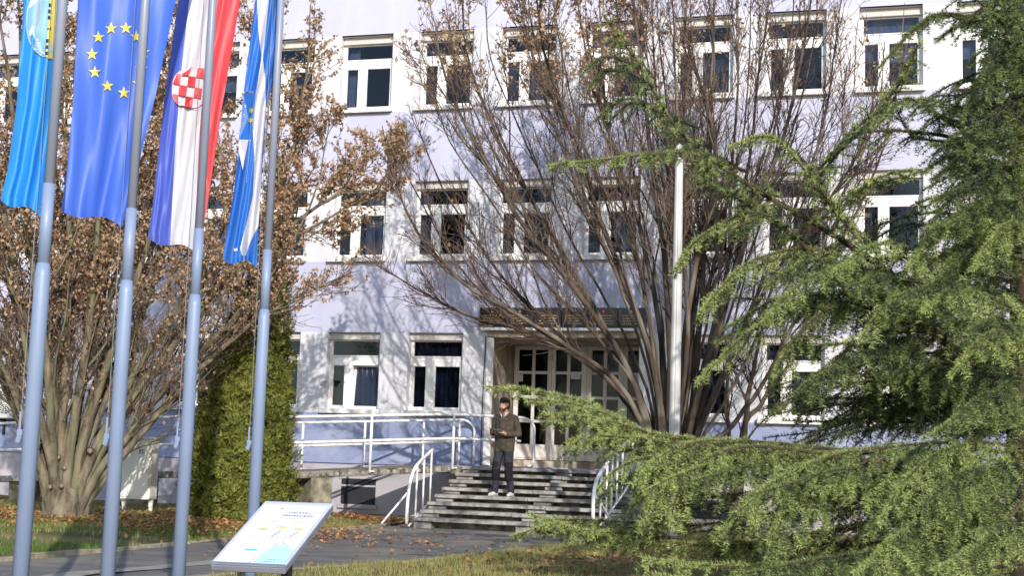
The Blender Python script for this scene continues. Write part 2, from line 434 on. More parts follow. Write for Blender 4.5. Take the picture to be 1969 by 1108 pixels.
MB().box(XL, EX0 - .001, -.031, .05, PLZ - .012, PLZ).build('plinth_ledge', M['plinth'], bld)
MB().box(EX1 + .001, XR, -.031, .05, PLZ - .012, PLZ).build('plinth_ledge', M['plinth'], bld)
# shell: sides, back, roof; rooms inside
MB().box(XL - .2, XL, 0, DEP, -.3, ZT).build('side_wall', M['wall_lavender'], bld)
MB().box(XR, XR + .2, 0, DEP, -.3, ZT).build('side_wall', M['wall_lavender'], bld)
MB().box(XL, XR, DEP, DEP + .2, -.3, ZT).build('back_wall', M['wall_lavender'], bld)
mb = MB(); mb.box(XL, XR, -0.04, DEP, ZT, ZT + 0.15); mb.build('roof', M['shutter'], bld)
rm = MB()
for z in (4.3, 7.5, 10.7):
    rm.box(XL + .1, XR - .1, 0.35, DEP - 1.5, z, z + 0.2)
rm.box(XL + .1, EX0 - .2, 0.35, DEP - 1.5, 0.9, 1.05); rm.box(EX1 + .2, XR - .1, 0.35, DEP - 1.5, 0.9, 1.05)
rm.box(EX0, EX1, 2.15, DEP - 1.5, 1.0, 1.15)
rm.box(XL + .1, XR - .1, DEP - 1.6, DEP - 1.5, 0.9, 10.8)
for x in (-15, -11.1, -7.5, -3.9, -2.1, 1.95, 5.85, 9.3, 12.9, 16.5):
    rm.box(x - .06, x + .06, 0.4, DEP - 1.6, 1.06, 10.7)
rm.build('room', M['interior'], bld)

# window meshes (shared), local origin = lower left corner of the opening
WH = Hs[0] - Ss[0] - ST
wf = MB()
FY0, FY1 = 0.16, 0.24
for b in ((0, .075, 0, 1.46), (OW - .075, OW, 0, 1.46), (.075, OW - .075, 0, .06), (.075, OW - .075, .95, 1.11), (.37, .53, .06, .95), (.075, OW - .075, 1.43, 1.46)):
    wf.box(b[0], b[1], FY0, FY1, b[2], b[3])
for b in ((.075, OW - .075, 1.105, 1.135), (.075, OW - .075, .925, .957), (.36, .54, .4, .42)):
    wf.box(b[0] + .002, b[1] - .002, FY0 - .018, FY0 + .01, b[2], b[3])
me_frame = wf.mesh('frame', M['frame'], bevel=0.006)
def sash_mesh(x0, x1, z0, z1, w=.045):
    s = MB(); y0, y1 = FY0 - .014, FY0 + .05
    s.box(x0, x0 + w, y0, y1, z0, z1); s.box(x1 - w, x1, y0, y1, z0, z1)
    s.box(x0 + w, x1 - w, y0, y1, z0, z0 + w); s.box(x0 + w, x1 - w, y0, y1, z1 - w, z1)
    return s.mesh('sash', M['frame'], bevel=0.005)
me_sL = sash_mesh(.055, .39, .045, .965); me_sR = sash_mesh(.51, OW - .055, .045, .965)
def pane_mesh(x0, x1, z0, z1):
    s = MB(); s.box(x0, x1, FY0 + .02, FY0 + .026, z0, z1); return s.mesh('pane', M['glass'])
me_pL = pane_mesh(.09, .355, .08, .93); me_pR = pane_mesh(.545, OW - .09, .08, .93); me_pT = pane_mesh(.07, OW - .07, 1.12, 1.45)
sb = MB(); sb.box(.003, OW - .003, .10, .30, 1.46, WH + .003); sb.box(.003, OW - .003, .085, .115, 1.455, 1.49)
me_box = sb.mesh('shutter_box', M['shutter'], bevel=0.01)
sl = MB(); sl.box(-.07, OW + .05, -.10, .22, -ST, .012); sl.box(-.07, OW + .05, -.115, -.10, -ST - .015, .004)
rvm = MB()
for q in ([(0, 0, 0), (0, 0, WH), (0, .32, WH), (0, .32, 0)], [(0, 0, WH), (OW, 0, WH), (OW, .32, WH), (0, .32, WH)], [(OW, 0, WH), (OW, 0, 0), (OW, .32, 0), (OW, .32, WH)], [(0, .32, 0), (OW, .32, 0), (OW, 0, 0), (0, 0, 0)]):
    rvm.add(q, [(0, 1, 2, 3)])
bm_ = bmesh.new(); me_rev = rvm.mesh('reveal', M['wall_white']); bm_.from_mesh(me_rev); bmesh.ops.remove_doubles(bm_, verts=bm_.verts, dist=1e-4); bm_.to_mesh(me_rev); bm_.free()
me_sill = sl.mesh('sill', M['sill'], bevel=0.008)
def curtain(x0, x1, z0, z1, nw, amp, mt):
    n = nw * 6; V = []; F = []
    for i in range(n + 1):
        x = x0 + (x1 - x0) * i / n; y = .34 + amp * math.sin(i / 6 * 2 * math.pi) + amp * .4 * math.sin(i * 1.7)
        V += [(x, y, z0), (x, y, z1)]
    F = [(2 * i, 2 * i + 2, 2 * i + 3, 2 * i + 1) for i in range(n)]
    return MB().add(V, F).mesh('curtain', mt, smooth=True)
cur = {'d': curtain(.03, OW - .03, .02, 1.5, 11, .02, M['curtain_dark']),
       'g': curtain(.03, .36, .02, 1.5, 5, .025, M['curtain_grey']),
       'w': curtain(.62, OW - .05, .02, 1.5, 6, .025, M['curtain_white']),
       'f': curtain(.03, OW - .03, .02, 1.0, 10, .02, M['curtain_grey']),
       'b': curtain(.03, OW - .03, .6, 1.5, 9, .006, M['curtain_white']),
       'h': curtain(.03, OW - .03, 1.0, 1.5, 9, .006, M['curtain_white']),
       'l': curtain(.05, .3, .02, 1.5, 4, .025, M['curtain_white'])}
cmap = {(0, 0): 'f', (0, 1): 'd', (0, -1): 'd', (0, -2): 'd', (0, 4): 'd', (0, 5): 'd', (1, 0): 'w', (1, 1): 'l', (1, 2): 'g', (1, -1): 'd', (2, 0): 'l', (2, 7): 'b', (2, 6): 'b', (2, 1): 'g', (2, 2): 'f', (2, 5): 'g', (1, 5): 'd', (1, 6): 'g', (2, 4): 'f'}
for r in range(3):
    for i in COLS:
        if r == 0 and i in (2, 3): continue
        x0, z0 = P * i - OW, Ss[r] + ST
        w = link('window', me_frame, bld, loc=(x0 - 2.0, 0, z0))
        def sub(nm, me, loc=(0, 0, 0)):
            o = link(nm, me, w, loc=loc); return o
        sub('sash', me_sL); sub('pane', me_pL); sub('pane', me_pT); sub('shutter_box', me_box); sub('sill', me_sill); sub('reveal', me_rev)
        a, b = sub('sash', me_sR), sub('pane', me_pR)
        if (r, i) == (0, 0):                       # tilted open inwards
            for o in (a, b):
                o.rotation_euler = (-0.11, 0, 0); o.location = (0, 0.055, 0.01)
            w['label'] = 'ground floor window with its right casement tilted open'
        c = cmap.get((r, i), random.choice(['d', 'g', 'f', 'l', 'w', 'h', 'b', 'd', None]))
        if c: sub('curtain', cur[c])

# basement windows in the plinth
for i in (-6, -4, -2, 0, 4, 6, 7):
    x = P * i - 0.70
    mb = MB(); mb.box(x, x + .75, -.045, -.02, .22, .74)
    w = mb.build('basement_window', M['gap'], bld)
    fr = MB(); fr.box(x - .05, x + .8, -.055, -.02, .74, .79); fr.box(x - .05, x + .8, -.09, -.02, .14, .22)
    fr.box(x, x + .75, -.052, -.03, .58, .615)
    fr.build('frame', M['plinth'], w)

# entrance recess
DY = 1.95
MB().box(EX0 - .1, EX0, .001, DY, LAND - .05, EZ + .05).build('entrance_side_wall', M['stone_tan'], bld)
MB().box(EX1, EX1 + .1, .001, DY, LAND - .05, EZ + .05).build('entrance_side_wall', M['stone_tan'], bld)
mb = MB(); mb.box(EX0 + .001, EX1 - .001, -.05, DY, EZ - .06, EZ + .06); mb.build('entrance_ceiling', M['stone_tan'], bld)
mb = MB(); mb.box(EX0 - .02, EX0 + .13, -.035, .02, LAND, EZ - .07); mb.build('entrance_pillar', M['door_white'], bld, bevel=0.01)
mb = MB(); mb.box(EX1 - .10, EX1 + .02, -.035, .02, LAND, EZ - .07); mb.build('entrance_pillar', M['door_white'], bld, bevel=0.01)
mb = MB(); mb.box(EX0 + .01, EX1 - .01, DY - .45, DY + .3, LAND - .06, LAND + .13); mb.build('door_step', M['stone_tan'], bld, bevel=0.01)
# plaque on the side wall
mb = MB(); mb.box(EX0 + .003, EX0 + .03, .55, 1.30, 2.75, 3.20); mb.build('plaque', M['stone_tan'], bld, bevel=0.006)
mb = MB(); mb.tube([(EX0 + .06, DY - .1, 2.55), (EX0 + .06, DY - .1, 2.68)], .05, 10); mb.build('intercom', M['door_white'], bld)
# cable down the wall edge
mb = MB(); mb.tube([(2.27, -.02, 1.1), (2.265, -.02, 2.3), (2.285, -.02, 3.7)], .012, 6); mb.build('cable', M['sign_dark'], bld)
# glazed doors
def dx(px): return onY(px, 715, DY)[0]
units = [('side_light', EX0 + .02, dx(1061), [(dx(998), dx(1023.5)), (dx(1029.5), dx(1053.5))]),
         ('door', dx(1061.5), dx(1129), [(dx(1069), dx(1091)), (dx(1097), dx(1119))]),
         ('door', dx(1129.5), dx(1198), [(dx(1138.6), dx(1161)), (dx(1168), dx(1190))]),
         ('side_light', dx(1198.5), EX1 - .02, [(dx(1208), dx(1234)), (dx(1239), EX1 - .1)])]
DZ0 = LAND + .13
rows = [(DZ0 + .34, DZ0 + .80), (DZ0 + .86, DZ0 + 1.32), (DZ0 + 1.38, DZ0 + 1.84), (DZ0 + 1.90, DZ0 + 2.36)]
for nm, x0, x1, cols in units:
    mb = MB(); y0, y1 = DY - .03, DY + .04
    zt = EZ - .065
    stops = [x0] + [v for c in cols for v in c] + [x1]
    for k in range(0, len(stops), 2):
        mb.box(stops[k], stops[k + 1], y0, y1, DZ0 + .012, zt)
    for (a, b) in cols:
        zz = [DZ0 + .012] + [v for rr in rows for v in rr] + [zt]
        for k in range(0, len(zz), 2):
            mb.box(a, b, y0 + .008, y1, zz[k], zz[k + 1])
    d = mb.build(nm, M['door_white'], bld, bevel=0.006)
    for (a, b) in cols:
        for (c, e) in rows:
            g = MB(); g.box(a - .004, b + .004, DY + .0, DY + .006, c - .004, e + .004); g.build('pane', M['door_glass'], d)
    pn = MB(); pn.box(x0 + .05, x1 - .05, DY - .045, DY - .028, DZ0 + .05, DZ0 + .28); pn.build('kick_panel', M['door_white'], d, bevel=0.006)
    if nm == 'door':
        hd = MB(); hx = x0 + .05; hd.tube([(hx, DY - .03, DZ0 + 1.0), (hx, DY - .08, DZ0 + 1.0), (hx + .12, DY - .08, DZ0 + 1.0)], .012, 6); hd.build('handle', M['black'], d)
for (px, py, w, h, mt) in ((1001, 727, .10, .15, 'paper'), (1107, 724, .20, .12, 'paper'), (1228, 729, .12, .16, 'print_pink')):
    c = onY(px, py, DY - .036)
    mb = MB(); mb.box(c[0] - w / 2, c[0] + w / 2, DY - .040, DY - .034, c[2] - h / 2, c[2] + h / 2)
    nt_ = mb.build('notice', M[mt], bld)
    ink = MB()
    for q in range(4):
        ink.box(c[0] - w * .35, c[0] + w * random.uniform(.1, .35), DY - .043, DY - .040, c[2] + h * (.3 - .18 * q), c[2] + h * (.34 - .18 * q))
    ink.build('print', M['print_ink'] if q else M['print_ink'], nt_)
# sign fascia over the entrance: five dark panels with rows of gold lettering
mb = MB(); mb.box(2.17, 5.58, -.10, .0, 3.90, 4.262); mb.build('sign_backing', M['gap'], bld)
sx = np.linspace(2.16, 5.59, 7)
for q in range(6):
    x0, x1 = sx[q] + .008, sx[q + 1] - .008
    mb = MB(); mb.box(x0, x1, -.135, -.10, 3.885 + .01, 4.27); pnl = mb.build('sign_panel', M['sign_dark'], bld, bevel=0.004)
    tx = MB(); random.seed(50 + q)
    for k in range(4):
        z = 4.10 - k * .052; x = x0 + .07 + random.uniform(0, .04); end = x1 - .06 - random.uniform(0, .08)
        while x < end:
            l = random.uniform(.015, .05); tx.box(x, min(x + l, end), -.139, -.135, z, z + .020); x += l + .012
    tx.build('lettering', M['gold'], pnl)['kind'] = 'stuff'
    em = MB(); xc = (x0 + x1) / 2
    em.add([(xc + .025 * math.cos(a), -.139, 4.195 + .03 * math.sin(a)) for a in np.linspace(0, 2 * math.pi, 12, endpoint=False)], [tuple(range(12))])
    em.build('emblem', M['flag_white'] if q not in (2, 4) else M['flag_red'], pnl)
mb = MB(); mb.box(2.22, 5.36, -.20, -.0, 3.805, 3.86); mb.build('canopy_edge', M['frame'], bld, bevel=0.006)
# wall camera by the open window
c = onY(630, 735, 0)
r0 = MB(); r0.tube([(c[0] - .02, 0, c[2] + .02), (c[0] - .02, -.10, c[2] + .02)], .02, 8); r0.box(c[0] - .05, c[0] + .05, -.2, -.08, c[2], c[2] + .06)
r0.tube([(c[0], -.1, c[2]), (c[0], -.1, c[2] - .07)], .03, 8)
tagit(r0.build('wall_camera', M['shutter'], None, bevel=0.004), 'small grey security camera on the wall beside the tilted open window', 'camera')

# ================================================================== STAIRS
SX0, SX1 = 2.28, 5.95
st = empty('entrance_staircase', (4.1, -2.6, 0), 'weathered concrete open tread stairs up to the glazed entrance', 'stairs')
NT = 8
Tz = [0.185 + 0.128 * i for i in range(NT)]
Ty = [-3.98 + 0.38 * i for i in range(NT)]
for i in range(NT):
    random.seed(i)
    mb = MB()
    segs = [SX0, SX0 + 1.9 + random.uniform(-.3, .3), SX1]
    y1 = Ty[i] + .40 if i < NT - 1 else Ty[i] + .5
    for a, b in zip(segs[:-1], segs[1:]):
        mb = MB(); j = random.uniform(-.006, .006); jy = random.uniform(-.012, .012)
        mb.box(a + .004, b - .004, Ty[i] + jy, y1 + jy, Tz[i] - .062 + j, Tz[i] + j)
        mb.build('tread', M['concrete'], st, bevel=0.008)
    zb = Tz[i - 1] + .004 if i else 0.0
    for x in (SX0 + .02, SX0 + 1.85, SX1 - .35):
        mb = MB(); mb.box(x, x + .32, Ty[i] + .05, Ty[i] + .36, zb, Tz[i] - .068); mb.build('support_block', M['concrete'], st, bevel=0.006)
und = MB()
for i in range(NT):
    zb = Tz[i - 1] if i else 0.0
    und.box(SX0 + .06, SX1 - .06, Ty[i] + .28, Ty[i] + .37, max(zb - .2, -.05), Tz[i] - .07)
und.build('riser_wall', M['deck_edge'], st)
mb = MB(); mb.box(SX0 - .55, SX1 + .1, -.95, 1.7, LAND - .16, LAND - .02); mb.build('landing', M['concrete'], st, bevel=0.01)
mb = MB(); mb.box(SX0 + .1, SX1 - .05, -.75, -.2, 0, LAND - .17); mb.build('landing_wall', M['deck_edge'], st)
for x in (SX1 - .16, ):
    mb = MB(); mb.prism([(x, -3.6), (x + .14, -3.6), (x + .14, -.75), (x, -.75)], 0.0, [0.12, 0.12, LAND - .2, LAND - .2]); mb.build('stringer', M['concrete_old'], st)

# ================================================================== RAMP (first flight runs slantwise down from the landing, second along the wall)
ramp = empty('wheelchair_ramp', (0.3, -3.0, 0), 'grey concrete access ramp on pillars leading from the lawn up to the entrance', 'ramp')
dv = np.array([0.64, 0.768]); nv = np.array([-0.768, 0.64])
A1 = np.array([2.15, -1.50])                   # front edge at the landing
S_END = -3.95
B1 = A1 + dv * S_END
DW = 0.98
def deck_z(s): return LAND - 0.02 + 0.058 * min(0, s)
segs = np.linspace(0, S_END, 6)
for k in range(5):
    a, b = A1 + dv * segs[k], A1 + dv * segs[k + 1]
    mb = MB(); za, zb = deck_z(segs[k]), deck_z(segs[k + 1])
    mb.prism([b, a - dv * .012, a - dv * .012 + nv * DW, b + nv * DW], [zb - .12, za - .12, za - .12, zb - .12], [zb, za, za, zb])
    mb.build('deck_slab', M['deck_edge'], ramp, bevel=0.01)
# ribs of the slab ends along the visible edge
for k in range(30):
    s = S_END * (k + .5) / 30; p = A1 + dv * s; z = deck_z(s)
    mb = MB(); q = -nv * .012
    a, b = p - dv * .035, p + dv * .035
    mb.prism([(a + q * .0), (a + q), (b + q), (b + q * .0)], z - .09, z - .03); mb.build('rib', M['concrete'], ramp)
# infill between first deck and wall near the landing
mb = MB(); mb.prism([(SX0 - .56, -.02), tuple(A1 + dv * -.9 + nv * DW), tuple(A1 + nv * DW * .9), tuple(A1), (SX0 + .02, -1.35), (SX0 + .02, -.02)], LAND - .17, LAND - .035)
mb.build('landing_infill', M['deck_edge'], ramp)
# platform and second flight
pz = deck_z(S_END)
plat = [tuple(B1), tuple(B1 + nv * DW), (-1.35, -2.35), (-2.3, -2.35), (-2.3, -3.5)]
mb = MB(); mb.prism([plat[0], plat[1], plat[2], plat[3], plat[4]], pz - .13, pz - .006); mb.build('deck_platform', M['deck_edge'], ramp, bevel=0.01)
def f2z(x): return pz - .006 + (x + 2.3) * 0.058
for k in range(5):
    xa, xb = -2.3 - k * 1.4, -2.3 - (k + 1) * 1.4
    mb = MB(); mb.prism([(xb, -3.3), (xa - .01, -3.3), (xa - .01, -2.3), (xb, -2.3)], [f2z(xb) - .12, f2z(xa) - .12, f2z(xa) - .12, f2z(xb) - .12], [f2z(xb), f2z(xa), f2z(xa), f2z(xb)])
    mb.build('deck_slab', M['concrete'], ramp, bevel=0.01)
pp = A1 + dv * -2.72
for (p, w, zt) in ((pp, .36, deck_z(-2.6)), ((-3.6, -2.9), .4, f2z(-3.6)), ((-6.2, -2.9), .4, f2z(-6.2))):
    mb = MB(); p = np.array(p)
    if zt > .9: mb.prism([p - dv * .21, p + dv * .21, p + dv * .21 + nv * .9, p - dv * .21 + nv * .9], 0, zt - .125)
    else: mb.box(p[0] - w / 2, p[0] + w / 2, p[1] - .25, p[1] + .25, 0, zt - .125)
    mb.build('pillar', M['concrete_old'], ramp, bevel=0.015)

# ---- railings
def railing(name, label, pts2d, zfun, tops, posts, end_loop=None, r=.027, group=None, foot=.0):
    pts2d = [np.array(p, float) for p in pts2d]
    root = empty(name, (pts2d[0][0], pts2d[0][1], zfun(0)), label, 'railing', group)
    L = [0.0]
    for a, b in zip(pts2d[:-1], pts2d[1:]): L.append(L[-1] + float(np.linalg.norm(b - a)))
    def at(s):
        for k in range(len(L) - 1):
            if s <= L[k + 1] + 1e-6 or k == len(L) - 2:
                t = (s - L[k]) / (L[k + 1] - L[k]); return pts2d[k] * (1 - t) + pts2d[k + 1] * t
    for k, h in enumerate(tops):
        ss = np.linspace(0, L[-1], 14)
        line = [(*at(s), zfun(s) + h) for s in ss]
        if end_loop and k == 0:
            d = unit(np.array(at(0)) - np.array(at(.05)))
            p0 = np.array(line[0]); R = .22; lp = []
            for a in np.linspace(0, math.pi / 2, 7)[1:]:
                lp.append(p0 + np.array([d[0], d[1], 0]) * R * 1.5 * math.sin(a) + np.array([0, 0, -R * (1 - math.cos(a))]))
            e = lp[-1]; lp.append(np.array([e[0], e[1], zfun(0) + .05]))
            if end_loop == 'hook':
                lp[-1][2] = zfun(0) + .09
                lp.append(lp[-1] + np.array([-d[0] * .03, -d[1] * .03, -.05])); lp.append(lp[-1] + np.array([-d[0] * .14, -d[1] * .14, -.01]))
            line = [tuple(q) for q in lp[::-1]] + line
        MB().tube(line, r, 8).build('top_rail' if k == 0 else 'mid_rail', M['rail'], root, smooth=True)
    for s in posts:
        p = at(s); z = zfun(s)
        MB().tube([(p[0], p[1], z - foot), (p[0], p[1], z + tops[0])], r * .95, 8).build('post', M['rail'], root, smooth=True)
        if foot: 
            mb = MB(); mb.tube([(p[0] - .0, p[1] - .03, z - foot + .03), (p[0] + .10 * dv[0], p[1] + .05, z - foot + .03)], .014, 6); mb.build('bracket', M['rail'], root)
    return root
A1e = A1 + dv * 1.55
off = -nv * .03
railing('ramp_railing', 'white tube railing along the outer edge of the slanting ramp', [A1e + off, B1 + off], lambda s: deck_z(1.55 - s), (.98, .52), [1.55 + x for x in (0.0, 1.78, 3.58)], 'hook', .028, foot=.07)
A2 = np.array([1.92, -.33])
railing('ramp_railing', 'white tube railing on the wall side of the slanting ramp with a bent end', [A2, A2 + dv * S_END], lambda s: deck_z(-.3 - s), (.93, .50), [.02, .85, 2.15, 3.45], 'loop', .025)
railing('ramp_railing', 'white tube railing of the lower ramp flight behind the tree and the metal cabinet', [(-2.3, -3.27), (-9.3, -3.27)], lambda s: f2z(-2.3 - s), (1.02, .50), [.1, 1.8, 3.5, 5.2, 6.9], None, .026)
# short plank walkway rail far left
mb = MB()
# ---- stair handrails
def hand_rail(px_list, Xp, label, balusters, stringer, brace):
    root = empty('stair_handrail', (Xp, -3.9, 0), label, 'railing')
    def onX(x, y):
        d = ray(x, y); return CAM + d * (Xp - CAM[0]) / d[0]
    pts = [onX(*p) for p in px_list]
    MB().tube(catmull(pts, 5), .030, 8).build('top_rail', M['rail'], root, smooth=True)
    for a, b in balusters: MB().tube([onX(*a), onX(*b)], .018, 8).build('baluster', M['rail'], root, smooth=True)
    MB().tube([onX(*p) for p in stringer], .018, 8).build('bottom_rail', M['rail'], root, smooth=True)
    for b in brace:
        q = [onX(*p) for p in b]; q[-1][0] += (-.25 if Xp < 4 else .1) 
        MB().tube(q, .019, 8).build('brace', M['rail'], root, smooth=True)
def catmull(P, n):
    P = [np.asarray(p, float) for p in P]; Q = [2 * P[0] - P[1]] + P + [2 * P[-1] - P[-2]]; out = []
    for i in range(1, len(Q) - 2):
        for k in range(n):
            t = k / n; a, b, c, d = Q[i - 1:i + 3]
            out.append(.5 * (2 * b + (c - a) * t + (2 * a - 5 * b + 4 * c - d) * t * t + (3 * b - a - 3 * c + d) * t ** 3))
    out.append(P[-1]); return out
def z1p(x, y): return (540 + x / 5.469, 860 + y / 5.469)
hand_rail([z1p(1322, 812), z1p(1328, 640), z1p(1350, 430), z1p(1390, 270), z1p(1450, 170), z1p(1540, 80), z1p(1592, 32)], SX0 - .05,
          'white bent tube handrail at the foot of the stairs on the ramp side',
          [(z1p(1588, 50), z1p(1565, 570)), (z1p(1510, 125), z1p(1490, 650)), (z1p(1438, 200), z1p(1412, 735))],
          [z1p(1340, 835), z1p(1400, 770), z1p(1570, 570)], [[z1p(1330, 480), z1p(1300, 520), z1p(1205, 815)]])
def z7p(x, y): return (1100 + x / 6.155, 860 + y / 6.155)
hand_rail([z7p(250, 990), z7p(248, 760), z7p(258, 560), z7p(290, 400), z7p(350, 290), z7p(420, 190), z7p(540, 60), z7p(690, -90), z7p(770, -150)], SX1 + .0,
          'white tube handrail with many upright bars on the cedar side of the stairs',
          [(z7p(350, 300), z7p(330, 860)), (z7p(418, 200), z7p(400, 830)), (z7p(478, 130), z7p(462, 740)), (z7p(540, 70), z7p(527, 650)), (z7p(602, 0), z7p(590, 540)), (z7p(664, -60), z7p(655, 440)), (z7p(720, -120), z7p(715, 350)), (z7p(775, -140), z7p(770, 270))],
          [z7p(275, 1015), z7p(380, 870), z7p(600, 560), z7p(790, 275)], [[z7p(280, 590), z7p(335, 660), z7p(375, 850)], [z7p(365, 895), z7p(385, 960), z7p(405, 1030)]])

# ================================================================== WALL THINGS
# air conditioner
c0 = onY(0, 742, -.4); c1 = onY(44, 806, -.4)
ax0, ax1, az0, az1 = c1[0] - .85, c1[0], c1[2], c0[2] + .02
ac = empty('air_conditioner', ((ax0 + ax1) / 2, -.2, az0), 'grey outdoor air conditioning unit fixed to the wall behind the brown tree', 'air conditioner')
MB().box(ax0, ax1, -.38, -.05, az0, az1).build('casing', M['ac'], ac, bevel=0.02)
cx, cz = ax0 + .36, (az0 + az1) / 2
g = MB()
for rr in np.linspace(.06, .27, 6):
    g.tube([(cx + rr * math.cos(a), -.40, cz + rr * math.sin(a)) for a in np.linspace(0, 2 * math.pi, 25)], .006, 4, cap=False)
for a in np.linspace(0, math.pi, 9)[:-1]:
    g.tube([(cx - .27 * math.cos(a), -.402, cz - .27 * math.sin(a)), (cx + .27 * math.cos(a), -.402, cz + .27 * math.sin(a))], .005, 4)
g.build('grille', M['frame'], ac)
g = MB(); g.add([(cx + .27 * math.cos(a), -.384, cz + .27 * math.sin(a)) for a in np.linspace(0, 2 * math.pi, 24, endpoint=False)], [tuple(range(23, -1, -1))]); g.build('fan_opening', M['black'], ac)
g = MB()
for x in (ax0 + .1, ax1 - .14): g.box(x, x + .04, -.36, .01, az0 - .05, az0 + .002); g.box(x, x + .04, -.05, .01, az0 - .35, az0 - .05)
g.build('bracket', M['black'], ac)
# electrical cabinet
q = onZ(262, 990, .1)
kx, ky = q[0], q[1]
kb = empty('metal_cabinet', (kx, ky, .1), 'white metal electrical cabinet on legs beside the brown leaved tree', 'cabinet', rz=0.12)
def kl(mb, nm, mt, bev=0.006): return mb.build(nm, M[mt], kb, bevel=bev, loc=(0, 0, 0))
kl(MB().box(-.28, .28, -.16, .16, .26, 1.28), 'body', 'cabinet', 0.01)
kl(MB().box(-.31, .31, -.19, .19, 1.28, 1.32), 'roof', 'cabinet', 0.01)
dr = kl(MB().box(-.255, .255, -.172, -.158, .30, 1.25), 'door', 'cabinet', 0.004)
sg = MB(); sg.box(.05, .14, -.178, -.172, 1.09, 1.105); sg.box(.06, .09, -.178, -.172, 1.03, 1.085); sg.box(.11, .135, -.178, -.172, 1.03, 1.085)
o = sg.build('warning_mark', M['print_ink'], dr, loc=(0, 0, 0))
o = MB().box(.2, .22, -.19, -.172, .72, .80).build('handle', M['shutter'], dr, loc=(0, 0, 0))
for sx_ in (-.24, .24):
    kl(MB().tube([(sx_, 0, .28), (sx_ + .01, .0, .1), (sx_ - .02, 0, -.06)], [.05, .035, .04], 8), 'leg', 'cabinet', 0)

# ================================================================== FLAGPOLES AND FLAGS
poles = [((86, 515), 10.0), ((240, 545), 10.9), ((377, 570), 11.8), ((507, 597), 12.95)]
PX = 4.93
PY = [-18.89, -17.83, -16.78, -15.49]
plabels = ['tall blue grey metal flagpole carrying the light blue flag', 'tall blue grey metal flagpole carrying the blue flag with yellow stars',
           'tall blue grey metal flagpole carrying the blue white and red flag', 'tall blue grey metal flagpole carrying the folded blue and white flag']
POLE_TOP = [6.1, 6.3, 6.5, 6.7]
for i in range(4):
    y = PY[i]; jz = 2.47 + .02 * i
    root = empty('flagpole', (PX, y, 0), plabels[i], 'flagpole', 'flagpoles in a row beside the path')
    MB().tube([(PX, y, -.05), (PX, y, jz - .09), (PX, y, jz)], [.056, .052, .043], 16).build('lower_pole', M['pole_low'], root, smooth=True)
    MB().tube([(PX, y, jz - .02), (PX, y, jz + .55)], [.0415, .0415], 16).build('sleeve', M['pole_low'], root, smooth=True)
    MB().tube([(PX, y, jz + .54), (PX, y, POLE_TOP[i])], [.0365, .031], 16).build('upper_pole', M['pole_up'], root, smooth=True)
    MB().tube([(PX, y, POLE_TOP[i]), (PX, y, POLE_TOP[i] + .04), (PX, y, POLE_TOP[i] + .08)], [.034, .05, .01], 12).build('cap', M['pole_up'], root, smooth=True)
    w = F_h.cross(Vector((0, 0, 1)))
    sd = -np.array([w.x, w.y, 0])         # towards the left of the picture
    h = np.array([PX, y, 0]) + sd * .075
    MB().tube([(h[0], h[1], 1.30), (h[0], h[1], POLE_TOP[i] - .1)], .0028, 5).build('halyard', M['rope'], root)
    cl = MB(); cl.box(h[0] - .012, h[0] + .03, h[1] - .018, h[1] + .018, 1.30, 1.34); cl.tube([(h[0] - .012, h[1], 1.255), (h[0] + .008, h[1], 1.31)], .02, 8); cl.tube([(h[0] - .004, h[1], 1.34), (h[0] - .004, h[1], 1.46)], .009, 6)
    cl.build('cleat', M['pole_low'], root)
    MB().tube([(PX, y, -.05), (PX, y, .03)], .12, 16).build('base_plate', M['pole_low'], root)

